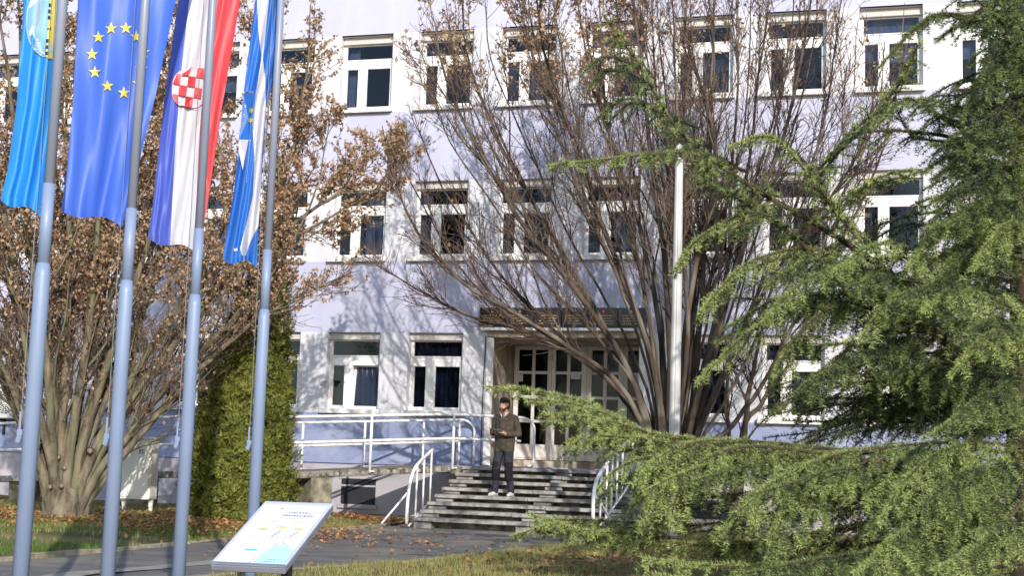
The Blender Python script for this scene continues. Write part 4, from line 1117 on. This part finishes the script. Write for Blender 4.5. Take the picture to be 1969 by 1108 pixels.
def leaf_mesh(name, Pn, size, mt, R, flat=False):
    n = len(Pn)
    ax = R.normal(0, 1, (n, 3)); ax[:, 2] -= (.0 if flat else .55)
    if flat: ax[:, 2] *= .25
    ax /= np.linalg.norm(ax, axis=1)[:, None]
    rf = R.normal(0, 1, (n, 3)); 
    if flat: rf = rf * .35 + np.array([0, 0, 1.])
    sd = np.cross(ax, rf); sd /= np.linalg.norm(sd, axis=1)[:, None]; nm = np.cross(ax, sd)
    s = size * R.uniform(.6, 1.35, n)[:, None]; w = s * R.uniform(.28, .42, n)[:, None]; cu = s * R.uniform(-.35, .35, n)[:, None]
    p0 = Pn; p1 = Pn + ax * s * .45 + sd * w + nm * cu * .5; p2 = Pn + ax * s + nm * cu * .2; p3 = Pn + ax * s * .45 - sd * w + nm * cu
    V = np.stack([p0, p1, p2, p3], 1).reshape(-1, 3); i = np.arange(n)[:, None] * 4
    F = np.concatenate([i + [[0, 1, 2]], i + [[0, 2, 3]]], 1).reshape(-1, 3)
    return np_mesh(name, V, F, mt, {'tint': np.repeat(R.beta(2, 2, n), 4)})

R1 = np.random.default_rng(5)
bl = onZ(125, 1000, .12)
DL = math.hypot(bl[0] - CAM[0], bl[1] - CAM[1])
limbsL = [
 [(98, 1000), (82, 880), (60, 760), (22, 600), (-30, 420), (-70, 200), (-80, 0)],
 [(104, 1000), (95, 850), (85, 700), (60, 520), (40, 300), (30, 0), (28, -80)],
 [(112, 1000), (115, 820), (122, 650), (128, 450), (120, 200), (110, -60)],
 [(122, 1000), (140, 820), (165, 650), (185, 450), (200, 200), (210, -60)],
 [(130, 1000), (152, 860), (200, 700), (262, 520), (300, 300), (330, 50), (338, -60)],
 [(138, 1000), (170, 890), (232, 760), (310, 620), (400, 470), (470, 280), (512, 50), (522, -60)],
 [(146, 1000), (190, 912), (262, 830), (352, 730), (440, 640), (540, 530), (620, 380), (655, 200)],
 [(148, 1000), (205, 918), (300, 805), (400, 695), (500, 615), (600, 562), (690, 525)],
 [(142, 1000), (195, 870), (280, 740), (382, 600), (500, 440), (570, 300), (598, 120), (604, -20)],
 [(120, 1000), (108, 780), (150, 560), (235, 330), (250, 100), (262, -80)],
 [(108, 1000), (70, 850), (20, 720), (-50, 600), (-120, 430)],
 [(132, 1000), (160, 800), (240, 600), (350, 400), (400, 200), (420, -50)],
 [(140, 1000), (185, 880), (300, 700), (450, 520), (590, 420), (690, 350), (720, 300)]]
def leafL(p):
    if p[2] < 2.6: return .35
    return .6 + 8.0 * min(1, max(0, (p[2] - 3.0) / 2.2))
treeL, lpL = fan_tree('hornbeam_tree', 'many stemmed tree still holding brown leaves beside the metal cabinet', (bl[0], bl[1], .1), limbsL, DL, M['bark'], M['twig'], leafL, R1, n_extra=9, spreadD=1.6, r0=.082, dens=1.25, lo2=.2, tw_up=.10, leaf_size=.058, len2=(.16, .36), taper=1.15)
# swollen foot with cut branch stubs
ft = MB(); ft.tube([(bl[0], bl[1], -.1), (bl[0], bl[1], .12), (bl[0], bl[1], .35), (bl[0] + .02, bl[1], .6)], [.40, .31, .26, .15], 14); ft.build('root_flare', M['bark'], treeL, smooth=True)
for (x, y) in ((124, 900), (112, 880), (173, 868), (96, 937), (84, 905), (118, 935)):
    q = onD(x, y, DL - .24); d = unit(CAM - q)
    o = MB().tube([q + d * -.16, q + d * -.02], [.06, .034], 10).build('branch_stub', M['bark'], treeL, smooth=True)
    MB().add([q + d * -.017 + .022 * (math.cos(t) * np.array([R_v.x, R_v.y, 0]) + math.sin(t) * UP) for t in np.linspace(0, 2 * math.pi, 10, endpoint=False)], [tuple(range(10))]).build('cut_face', M['cut_wood'], o)

R2 = np.random.default_rng(9)
DC = 23.3
bc_ = onD(1290, 950, DC); bcz = (bc_[0], bc_[1], 0.05)
def Cb(x): return proj_base(x)
by = None
def pxz(x, D, z):                     # photo row of a point at height z, distance D, photo column x (iterated)
    y = 900.0
    for _ in range(30):
        q = onD(x, y, D); y += (q[2] - z) * F_PX / D
    return y
yb = pxz(1288, DC, 0.0)
limbsC = [
 [(1262, yb), (1255, 900), (1232, 805), (1150, 708), (1050, 620), (945, 500), (855, 370), (800, 230)],
 [(1268, yb), (1262, 880), (1235, 762), (1172, 650), (1110, 540), (1030, 400), (962, 280), (900, 120), (882, -60)],
 [(1275, yb), (1270, 880), (1250, 700), (1192, 560), (1120, 400), (1060, 250), (1002, 60), (985, -70)],
 [(1280, yb), (1278, 880), (1270, 700), (1238, 500), (1190, 330), (1132, 130), (1100, -60)],
 [(1285, yb), (1286, 880), (1286, 650), (1270, 450), (1240, 230), (1216, 0), (1210, -100)],
 [(1298, yb), (1300, 880), (1322, 650), (1318, 430), (1305, 200), (1296, -60)],
 [(1304, yb), (1310, 880), (1336, 680), (1348, 480), (1362, 250), (1376, 0), (1380, -100)],
 [(1308, yb), (1318, 890), (1360, 700), (1402, 520), (1440, 300), (1470, 50), (1480, -80)],
 [(1312, yb), (1322, 900), (1386, 740), (1452, 580), (1530, 400), (1590, 200), (1620, -20)],
 [(1316, yb), (1335, 885), (1402, 812), (1472, 722), (1560, 560), (1650, 400), (1720, 200), (1742, 0)],
 [(1258, yb), (1248, 880), (1205, 770), (1120, 690), (1000, 612), (885, 545), (790, 440), (745, 330)],
 [(1250, 880), (1225, 795), (1130, 692), (1030, 640), (930, 610), (830, 560), (725, 505)],
 [(1276, yb), (1272, 860), (1240, 660), (1160, 450), (1090, 250), (1040, 100), (1020, -60)],
 [(1290, yb), (1292, 860), (1300, 600), (1290, 380), (1265, 150), (1258, -60)],
 [(1306, yb), (1315, 880), (1372, 660), (1440, 450), (1520, 230), (1560, 20), (1570, -60)],
 [(1300, yb), (1306, 880), (1342, 640), (1400, 380), (1420, 150), (1425, -60)],
 [(1264, yb), (1256, 870), (1215, 720), (1130, 590), (1010, 440), (930, 300), (860, 150), (830, 20)],
 [(1282, yb), (1280, 860), (1255, 640), (1210, 430), (1165, 230), (1150, -60)],
 [(1294, yb), (1298, 860), (1330, 560), (1380, 300), (1320, 60), (1330, -60)],
 [(1310, yb), (1322, 880), (1400, 690), (1490, 520), (1590, 380), (1660, 250), (1690, 100)]]
RB = np.random.default_rng(61)
order = [0, 16, 1, 2, 12, 3, 17, 4, 13, 5, 6, 15, 7, 14, 8, 19, 9]
blends = []
def resample(L_, n=8):
    L_ = np.array(L_, float); t = np.linspace(0, 1, len(L_)); u = np.linspace(0, 1, n); return np.stack([np.interp(u, t, L_[:, 0]), np.interp(u, t, L_[:, 1])], 1)
for a, b in zip(order[:-1], order[1:]):
    A_, B_ = resample(limbsC[a]), resample(limbsC[b])
    for w in (RB.uniform(.3, .7),):
        q = A_ * (1 - w) + B_ * w + RB.normal(0, 5, (8, 2)) * np.linspace(0, 1, 8)[:, None]
        blends.append([tuple(p) for p in q])
N_MAIN = len(limbsC)
limbsC += blends
def leafC(p):
    x = p[0]
    if p[2] < 7.2: return .02
    return 2.2 * min(1, (p[2] - 7.2) / 1.5) * (1.0 if x < 6.0 else .2)
treeC, lpC = fan_tree('hornbeam_tree', 'large bare many stemmed tree spreading in front of the entrance', bcz, limbsC, DC, M['bark_dark'], M['twig'], leafC, R2, n_extra=3, spreadD=1.8, r0=.056, dens=1.12, comp=99, lo2=.44, n_main=N_MAIN, tw_up=.09, leaf_size=.07, ang2=(.15, .55), len2=(.2, .46))
R3 = np.random.default_rng(21)
b3_ = onD(1412, pxz(1412, 24.2, .04), 24.2)
yb3 = pxz(1412, 24.2, 0.0)
limbsS = [[(1412, yb3), (1430, 838), (1462, 782), (1498, 725), (1560, 640), (1620, 560)],
          [(1408, yb3), (1405, 860), (1395, 780), (1402, 680), (1420, 560), (1430, 480)],
          [(1416, yb3), (1440, 820), (1452, 740), (1470, 640), (1480, 540)]]
fan_tree('bare_sapling', 'thin leafless young tree behind the cedar near the right hand windows', (b3_[0], b3_[1], .04), limbsS, 24.2, M['bark_dark'], M['bark_dark'], lambda p: 0, R3, n_extra=0, spreadD=.8, r0=.05, dens=.8, tw_up=.06)

# ------------------------------------------------------------------ cedar
RC = np.random.default_rng(33)
DT = 15.2
tb = onD(1975, 900, DT)
ced = empty('cedar_tree', (tb[0], tb[1], 0.05), 'large green cedar with drooping needle branches in front of the building', 'tree')
cw = Tubes()
tufts_p, tufts_a, tufts_t = [], [], []
SP = [.0195]
def add_tufts(Q, t0):
    sp = SP[0]
    seg = np.linalg.norm(np.diff(Q, axis=0), axis=1); L = seg.sum(); n = max(2, int(L / sp)); s = np.linspace(0.02, L, n) + RC.normal(0, sp * .3, n)
    cs_ = np.concatenate([[0], np.cumsum(seg)]); idx = np.clip(np.searchsorted(cs_, s) - 1, 0, len(seg) - 1)
    f = ((s - cs_[idx]) / seg[idx])[:, None]; P_ = Q[idx] * (1 - f) + Q[idx + 1] * f; A_ = (Q[idx + 1] - Q[idx]) / seg[idx][:, None]
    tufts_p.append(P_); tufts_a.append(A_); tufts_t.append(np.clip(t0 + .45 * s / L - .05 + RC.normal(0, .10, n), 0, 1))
def shoot(p, d, L, droop, lvl, tint):
    if lvl == 1: tint = min(1, max(0, tint + RC.normal(0, .15)))
    Q = grow(p, d, L, 6, -droop * RC.uniform(.5, 1.4), .12, RC)
    if lvl == 1: cw.add(Q[::2], np.linspace(.007, .002, 4), 3)
    add_tufts(Q, tint)
    if lvl == 1:
        for k in range(int(L / .125)):
            f = RC.uniform(.12, .95); i = min(int(f * 6), 5); ax = unit(Q[i + 1] - Q[i]); s_ = RC.choice([-1, 1]); hs_ = unit(np.cross(ax, UP)) * s_
            shoot(Q[i], ax * .65 + hs_ * .75 + UP * RC.uniform(-.35, .1), L * RC.uniform(.34, .62) * (1.1 - .5 * f), droop * 1.3, 2, tint)
def bough(P, width, droop=.14, dens=1.0, tint=.56, r=.017, lo=.06):
    n = len(P); rad = np.linspace(r, .004, n); cw.add(P, rad, 6)
    for _ in range(2): add_tufts(P + RC.normal(0, .012, P.shape), tint)
    L = np.linalg.norm(np.diff(P, axis=0), axis=1).sum(); ns = int(L / .088 * dens)
    for k in range(ns):
        f = lo + (1 - lo) * (k + RC.uniform(0, 1)) / ns; i = min(int(f * (n - 1)), n - 2); ax = unit(P[i + 1] - P[i]); s_ = 1 if k % 2 else -1
        hs_ = unit(np.cross(ax, UP)) * s_; l = width * RC.uniform(.55, 1.1) * (1.05 - .74 * f)
        shoot(P[i], ax * RC.uniform(.45, 1.1) + hs_ * .8 + UP * RC.uniform(-.2, .3), l, droop, 1, tint)
def pxbough(px, D0, D1, width, **k):
    bough(smooth_px(px, D0, D1, RC), width, **k)
BL = [
 ([(1960, 890), (1760, 872), (1560, 862), (1400, 852), (1270, 843), (1150, 784), (1050, 756), (935, 744)], 14.6, 13.8, .58, dict(droop=.08)),
 ([(1930, 872), (1820, 852), (1700, 862), (1600, 878), (1500, 920), (1420, 985)], 14.0, 12.2, .95, dict(droop=.25)),
 ([(1969, 862), (1880, 852), (1790, 880), (1730, 940), (1690, 1010)], 14.0, 11.8, .9, dict(droop=.25)),
 ([(1850, 870), (1700, 870), (1560, 872), (1430, 880), (1330, 905), (1240, 945)], 14.2, 12.6, .7, dict(droop=.25)),
 ([(1700, 870), (1600, 880), (1540, 930), (1500, 990), (1480, 1040)], 13.5, 12.0, .7, dict(droop=.22)),
 ([(1900, 950), (1700, 955), (1500, 985), (1330, 1012), (1180, 1015), (1070, 1008), (985, 1032)], 14.4, 14.2, .6, {}),
 ([(1800, 1000), (1600, 1020), (1400, 1050), (1250, 1040), (1120, 1020), (1015, 988)], 13.6, 13.6, .55, {}),
 ([(1990, 1030), (1800, 1045), (1600, 1075), (1400, 1090), (1230, 1075)], 13.0, 11.8, .7, {}),
 ([(1990, 1080), (1800, 1110), (1600, 1130), (1400, 1130), (1260, 1105)], 12.5, 11.2, .7, {}),
 ([(1969, 950), (1850, 970), (1760, 1010), (1690, 1060), (1640, 1110)], 13.5, 11.2, .7, dict(droop=.25)),
 ([(1990, 930), (1930, 1010), (1860, 1060), (1800, 1100)], 12.6, 11.2, .6, dict(droop=.25)),
 ([(1930, 690), (1760, 560), (1600, 450), (1460, 368), (1360, 300), (1290, 232), (1232, 130), (1160, 28)], 14.6, 13.2, .52, dict(tint=.35, r=.04, lo=.2)),
 ([(1420, 330), (1330, 297), (1250, 297), (1150, 308), (1055, 320)], 13.6, 13.1, .42, dict(tint=.5)),
 ([(1660, 470), (1600, 400), (1550, 330), (1480, 262), (1400, 285)], 13.8, 13.0, .38, dict(tint=.55)),
 ([(1600, 440), (1640, 375), (1700, 338), (1760, 325)], 13.7, 13.2, .34, dict(tint=.5)),
 ([(1560, 345), (1630, 262), (1695, 205), (1742, 140), (1768, 80)], 14.0, 13.4, .38, dict(tint=.5)),
 ([(1900, 640), (1700, 575), (1560, 570), (1440, 640), (1340, 735)], 14.4, 12.9, .6, dict(droop=.28)),
 ([(1700, 520), (1560, 480), (1450, 500), (1390, 550), (1350, 600)], 14.0, 13.0, .5, dict(droop=.28)),
 ([(1500, 390), (1410, 420), (1340, 462), (1295, 525)], 13.7, 13.2, .38, dict(droop=.25)),
 ([(1920, 730), (1780, 690), (1650, 690), (1560, 730), (1500, 790)], 14.2, 12.8, .7, dict(droop=.2, tint=.12)),
 ([(1980, 500), (1860, 470), (1780, 515), (1700, 590), (1650, 660)], 14.5, 12.6, .6, dict(droop=.25)),
 ([(1980, 380), (1880, 400), (1800, 440), (1745, 520)], 14.5, 12.8, .55, dict(droop=.25)),
 ([(1980, 265), (1890, 250), (1810, 222), (1745, 190), (1690, 240)], 14.6, 13.2, .45, dict(tint=.15)),
 ([(1990, 30), (1900, 40), (1820, 25), (1760, 55), (1690, 130)], 14.6, 13.4, .42, dict(tint=.2)),
 ([(1980, 175), (1900, 200), (1840, 205), (1775, 190)], 14.4, 13.4, .38, dict(tint=.05)),
 ([(1980, 330), (1900, 310), (1830, 300), (1770, 335)], 14.4, 13.2, .42, dict(tint=.1)),
 ([(1980, 610), (1900, 570), (1830, 560), (1770, 600)], 14.4, 12.6, .6, dict(droop=.25)),
 ([(1990, 770), (1930, 762), (1860, 790), (1790, 840)], 14.2, 12.4, .5, dict(droop=.28)),
 ([(1330, 240), (1270, 215), (1200, 190), (1140, 235)], 14.2, 14.0, .42, dict(tint=.0)),
 ([(1260, 150), (1210, 120), (1160, 110), (1120, 140)], 14.2, 14.0, .3, dict(tint=.0)),
 ([(1420, 852), (1290, 842), (1190, 815), (1110, 800), (1045, 800)], 13.8, 13.4, .5, dict(droop=.16)),
 ([(1380, 855), (1280, 850), (1200, 842), (1130, 838), (1090, 850)], 13.6, 13.2, .5, dict(droop=.2)),
 ([(1340, 850), (1250, 835), (1170, 798), (1090, 775), (1010, 768)], 13.9, 13.6, .4, dict(droop=.12)),
 ([(1330, 870), (1250, 880), (1190, 900), (1150, 940)], 13.4, 13.0, .42, dict(droop=.25)),
 ([(1300, 1010), (1200, 1005), (1110, 1000), (1030, 1000)], 13.8, 13.8, .45, dict(droop=.14)),
 ([(1600, 865), (1450, 850), (1350, 850), (1280, 872), (1222, 930)], 13.8, 12.8, .6, dict(droop=.25)),
 ([(1500, 860), (1400, 850), (1330, 868), (1272, 925), (1245, 990)], 13.6, 12.8, .55, dict(droop=.25)),
 ([(1450, 880), (1350, 900), (1282, 958), (1232, 1010)], 13.5, 12.8, .5, dict(droop=.3)),
 ([(1560, 870), (1430, 860), (1340, 895), (1300, 960), (1290, 1010)], 13.4, 12.6, .55, dict(droop=.25)),
 ([(1650, 880), (1540, 905), (1440, 960), (1380, 1030)], 13.3, 12.2, .6, dict(droop=.25)),
 ([(1990, 300), (1900, 330), (1830, 380), (1790, 440)], 14.0, 13.0, .6, dict(droop=.28, tint=.1)),
 ([(1990, 60), (1930, 100), (1880, 170), (1850, 230)], 14.0, 13.0, .55, dict(droop=.28, tint=.05)),
 ([(1990, 180), (1930, 230), (1860, 270), (1790, 280)], 14.0, 13.2, .55, dict(droop=.2, tint=.05)),
 ([(1700, 560), (1600, 590), (1530, 650), (1490, 720)], 13.8, 12.8, .6, dict(droop=.3, tint=.3)),
 ([(1800, 640), (1700, 640), (1620, 680), (1560, 760)], 14.0, 13.0, .65, dict(droop=.3, tint=.15)),
 ([(1420, 860), (1330, 860), (1260, 900), (1215, 960)], 13.8, 13.2, .45, dict(droop=.25)),
 ([(1850, 560), (1700, 530), (1600, 520), (1520, 560), (1470, 620)], 13.9, 12.4, .6, dict(droop=.2, tint=.5)),
 ([(1800, 500), (1720, 470), (1660, 480), (1600, 530)], 13.6, 12.5, .5, dict(droop=.2, tint=.5)),
 ([(1980, 120), (1940, 60), (1880, 0), (1830, -50)], 14.4, 13.5, .5, dict(tint=.1)),
 ([(2000, 200), (1960, 120), (1935, 40), (1925, -40)], 14.0, 13.4, .5, dict(tint=.1)),
 ([(1990, 450), (1940, 430), (1900, 470), (1870, 520)], 13.8, 12.6, .5, dict(droop=.25)),
 ([(1990, 680), (1930, 640), (1880, 660), (1830, 720)], 13.8, 12.2, .5, dict(droop=.25)),
]
for px, d0, d1, w, kw in BL:
    pxbough(px, d0, d1, w, **kw)
    big = px[0][0] > 1780
    low = px[0][1] > 840
    for c in range(1 if low else 2 if big else 1):         # neighbouring boughs of the same tier
        jx, jy, jd = RC.normal(0, 30 if big else 10), RC.normal(14, 26 if big else 8), RC.uniform(-.3, 1.2)
        m_ = len(px) - (3 if len(px) > 6 else 1 if big else 0)
        k2 = dict(kw); k2['tint'] = kw.get('tint', .5) * .22  # darker tint stands in for shade behind the sunlit boughs
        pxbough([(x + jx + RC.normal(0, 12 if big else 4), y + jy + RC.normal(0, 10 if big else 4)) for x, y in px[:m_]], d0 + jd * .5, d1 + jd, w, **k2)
# further boughs behind and to the right of those, growing from the trunk; low tint paints the crown's inner shade
tz = np.array([0, 0, 1.0])
SP[0] = .029
def fill(n, x0, ylo, yhi, xa, xb, dya, dyb, da, db, tint, w):
    for k in range(n):
        y0 = RC.uniform(ylo, yhi); xe = RC.uniform(xa, xb); dy = RC.uniform(dya, dyb); D0 = RC.uniform(da, db); D1 = D0 + RC.uniform(-1.2, .6)
        px = [(x0 + (xe - x0) * t, y0 + dy * t * t - 30 * math.sin(t * 3.1) + RC.normal(0, 8)) for t in (0, .2, .4, .6, .8, 1)]
        pxbough(px, D0, D1, w, tint=tint, droop=.2, dens=.7)
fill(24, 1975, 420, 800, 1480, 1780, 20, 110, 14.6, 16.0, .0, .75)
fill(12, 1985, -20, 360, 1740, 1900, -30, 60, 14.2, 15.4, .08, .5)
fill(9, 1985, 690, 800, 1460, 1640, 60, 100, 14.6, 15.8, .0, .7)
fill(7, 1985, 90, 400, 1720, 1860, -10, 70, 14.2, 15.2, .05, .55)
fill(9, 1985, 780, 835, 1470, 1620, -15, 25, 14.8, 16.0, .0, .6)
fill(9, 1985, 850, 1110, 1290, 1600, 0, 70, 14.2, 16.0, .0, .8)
for k in range(22):
    h = RC.uniform(.5, 9.6); 
    az = RC.uniform(-.6, 3.9)               # 0 = +X, pi/2 = away (+Y), pi = -X
    if math.cos(az) < -.3 and h > 4.6: continue
    Lb = RC.uniform(2.4, 4.2) * (1.1 - .055 * h)
    if math.cos(az) < -.3: Lb *= .85
    P_ = grow((tb[0] + .05, tb[1], h), (math.cos(az), math.sin(az), .32), Lb, 12, -.03, .04, RC)
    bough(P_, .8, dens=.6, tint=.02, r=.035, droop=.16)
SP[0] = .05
for k in range(34):                         # unseen right and top boughs, added to throw shade on the lower facade
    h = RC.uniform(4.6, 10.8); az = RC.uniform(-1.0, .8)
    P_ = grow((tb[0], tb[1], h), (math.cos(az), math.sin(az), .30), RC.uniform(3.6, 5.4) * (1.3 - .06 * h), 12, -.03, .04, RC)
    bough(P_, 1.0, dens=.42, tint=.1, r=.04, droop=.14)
cw.add(np.array([(tb[0], tb[1], -.1), (tb[0], tb[1], .4), (tb[0] + .05, tb[1], 3), (tb[0] + .02, tb[1] + .1, 7), (tb[0], tb[1], 11)]), np.array([.30, .24, .2, .12, .03]), 14)
cw.build('trunk', M['bark_cedar'], ced)
TP, TA, TT = np.concatenate(tufts_p), np.concatenate(tufts_a), np.concatenate(tufts_t)
NK = 8
n = len(TP)
print('cedar tufts', n)
ref = RC.normal(0, 1, (n, NK, 3)); A_ = TA[:, None, :]
rad = ref - (ref * A_).sum(-1, keepdims=True) * A_; rad /= np.linalg.norm(rad, axis=-1, keepdims=True)
rad[..., 2] += .25
dirn = rad * RC.uniform(.65, 1.0, (n, NK, 1)) + A_ * RC.uniform(.25, .9, (n, NK, 1)); dirn /= np.linalg.norm(dirn, axis=-1, keepdims=True)
ln = RC.uniform(.028, .052, (n, NK, 1)); sd = np.cross(dirn, RC.normal(0, 1, (n, NK, 3))); sd /= np.linalg.norm(sd, axis=-1, keepdims=True)
b0 = TP[:, None, :]; wd = .0034
V = np.stack([b0 - sd * wd, b0 + sd * wd, b0 + dirn * ln], 2).reshape(-1, 3); F = np.arange(len(V)).reshape(-1, 3)
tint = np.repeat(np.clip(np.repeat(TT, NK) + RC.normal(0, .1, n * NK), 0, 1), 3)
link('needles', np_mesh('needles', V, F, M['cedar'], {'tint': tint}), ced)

# ------------------------------------------------------------------ thuja
RT = np.random.default_rng(4)
tq = onZ(463, 1000, .12); DTh = math.hypot(tq[0] - CAM[0], tq[1] - CAM[1])
th = empty('thuja_bush', (tq[0], tq[1], .1), 'dense green and yellow columnar conifer standing by the ramp', 'conifer')
rh = np.array([R_v.x, R_v.y, 0]); 
Lp = [(372, 1000), (374, 900), (384, 800), (425, 660), (468, 560), (505, 490), (525, 460)]; Rp = [(557, 1000), (556, 900), (553, 700), (549, 560), (543, 490), (534, 460)]
N = 17000
yy = 462 + (1000 - 462) * RT.uniform(0, 1, N) ** .62
prf = []
for y in yy: prf.append((interp(sorted(Lp, key=lambda p: p[1]), y), interp(sorted(Rp, key=lambda p: p[1]), y)))
prf = np.array(prf); mpp = DTh / F_PX
hw = (prf[:, 1] - prf[:, 0]) / 2 * mpp
hw = hw * RT.uniform(.82, 1.02, N)
ang = RT.uniform(0, 2 * math.pi, N)
cent = np.array([onD((a + b) / 2, y, DTh) for (a, b), y in zip(prf, yy)])
lump = 1 + .13 * np.sin(ang * 6 + yy * .018) + .10 * np.sin(ang * 11 - yy * .05 + 1) + .08 * np.sin(yy * .10 + ang * 4)
rr = hw * lump * RT.uniform(.72, 1.0, N) ** .5
out = np.stack([np.cos(ang), np.sin(ang), np.zeros(N)], 1); depth_scale = .9
pos = cent + out * rr[:, None]
# each spray: an upright flat fan of 6 small scale shoots
K = 7
ax = out * .55 + np.array([0, 0, .8]) + RT.normal(0, .28, (N, 3)); ax /= np.linalg.norm(ax, axis=1)[:, None]
pl = np.cross(ax, out + RT.normal(0, .5, (N, 3))); pl /= np.linalg.norm(pl, axis=1)[:, None]
Vs = []; tints = []
for k in range(K):
    a = (k - (K - 1) / 2) * .36 + RT.normal(0, .1, N); d = ax * np.cos(a)[:, None] + pl * np.sin(a)[:, None]
    l = RT.uniform(.07, .135, N)[:, None] * (1 - .22 * abs(k - 3) / 3); s_ = np.cross(d, out + .01); s_ = s_ * .35 + pl * .4; s_ /= np.linalg.norm(s_, axis=1)[:, None]
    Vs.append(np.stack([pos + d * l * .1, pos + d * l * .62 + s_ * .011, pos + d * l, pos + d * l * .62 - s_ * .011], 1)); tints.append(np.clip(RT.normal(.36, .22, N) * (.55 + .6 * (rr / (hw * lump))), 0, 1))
V = np.stack(Vs, 1).reshape(-1, 3); i = np.arange(N * K)[:, None] * 4; F = np.concatenate([i + [[0, 1, 2]], i + [[0, 2, 3]]], 1).reshape(-1, 3)
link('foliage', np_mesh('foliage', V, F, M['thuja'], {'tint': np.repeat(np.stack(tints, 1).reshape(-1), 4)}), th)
topc = cent[np.argmin(yy)]
core = MB(); core.tube([(tq[0], tq[1], 0), (tq[0], tq[1], .5), tuple((tq[k] + topc[k]) / 2 if k < 2 else 2.5 for k in range(3)), tuple(topc)], [.12, .45, .28, .03], 12); core.build('trunk', M['bark_cedar'], th, smooth=True)

# ================================================================== LITTER AND GRASS
RG = np.random.default_rng(77)
def scatter(n, fx, fy): return np.stack([fx(n), fy(n)], 1)
pts = []
def leaves_blob(cx, cy, sx_, sy_, n):
    q = np.stack([RG.normal(cx, sx_, n), RG.normal(cy, sy_, n)], 1); pts.append(q)
leaves_blob(bl[0], bl[1] + .2, 2.2, 1.0, 7000); leaves_blob(bl[0] + 1.7, bl[1] + 1.2, 1.0, .8, 3600); leaves_blob(-.4, -5.3, .8, .6, 2000)
leaves_blob(.9, -2.6, .5, .35, 700); leaves_blob(-5, -7.5, 2.5, 1.5, 3000); leaves_blob(3.3, -8, 1.2, 4, 120); leaves_blob(7.4, -10.5, 1.2, 1.8, 1100); leaves_blob(7.8, -8.2, .9, 1.4, 900)
q = np.concatenate(pts); keep = (q[:, 1] < -.05) & ~((q[:, 0] > SX0 - .05) & (q[:, 0] < SX1) & (q[:, 1] > -4))
q = q[keep]
def gz(x, y):
    if x < along(KL, y): return max(lawn_z_left(x, y) + 0.015 * math.sin(2.1 * x + y), .0) + .012
    if x > along(KR, y): return lawn_z_right(x, y) + .02
    return .022
P_ = np.array([(x, y, gz(x, y) + RG.uniform(0, .035)) for x, y in q])
o = link('fallen_leaves', leaf_mesh('fallen_leaves', P_, .062, M['litter'], RG, flat=True)); tagit(o, 'brown fallen leaves lying over the lawn and path', 'leaves', kind='stuff')
n = 52000
gx = np.concatenate([RG.uniform(-9, 1.45, n // 2), RG.uniform(1.0, 12, n - n // 2)]); gy = np.concatenate([RG.uniform(-14, -3.2, n // 2), RG.uniform(-15, -4, n - n // 2)])
nz1 = np.sin(gx * .9 + 1.3) * np.sin(gy * .7) + .5 * np.sin(gx * 2.3 - gy * 1.9)
ok = np.array([(x < along(KL, y) - .12 or x > along(KR, y) + .12) for x, y in zip(gx, gy)]) & (nz1 + RG.normal(0, .5, n) > -.55)
gx, gy, nz1 = gx[ok], gy[ok], nz1[ok]; m = len(gx)
gp = np.array([(x, y, gz(x, y) - .015) for x, y in zip(gx, gy)])
Vs = []; tn = []
for k in range(4):
    a = RG.uniform(0, 2 * math.pi, m); ln = RG.uniform(.035, .085, m); lean_ = RG.uniform(.1, .75, m)
    bs = gp + np.stack([RG.normal(0, .03, m), RG.normal(0, .03, m), np.zeros(m)], 1); w_ = np.stack([-np.sin(a), np.cos(a), np.zeros(m)], 1) * .0045
    tip = bs + np.stack([np.cos(a) * lean_ * ln, np.sin(a) * lean_ * ln, ln], 1); Vs.append(np.stack([bs - w_, bs + w_, tip], 1))
    green = ((gx < 1.4) & (gx > -5) & (gy < -7.6) & (gy > -14)).astype(float)
    tn.append(np.clip(RG.normal(.80, .2, m) - .68 * green * (nz1 > -.5), 0, 1))
V = np.stack(Vs, 1).reshape(-1, 3); F = np.arange(len(V)).reshape(-1, 3)
o = link('grass', np_mesh('grass', V, F, M['grass_blade'], {'tint': np.repeat(np.stack(tn, 1).reshape(-1), 3)})); tagit(o, 'short winter grass on both lawns', 'grass', kind='stuff')
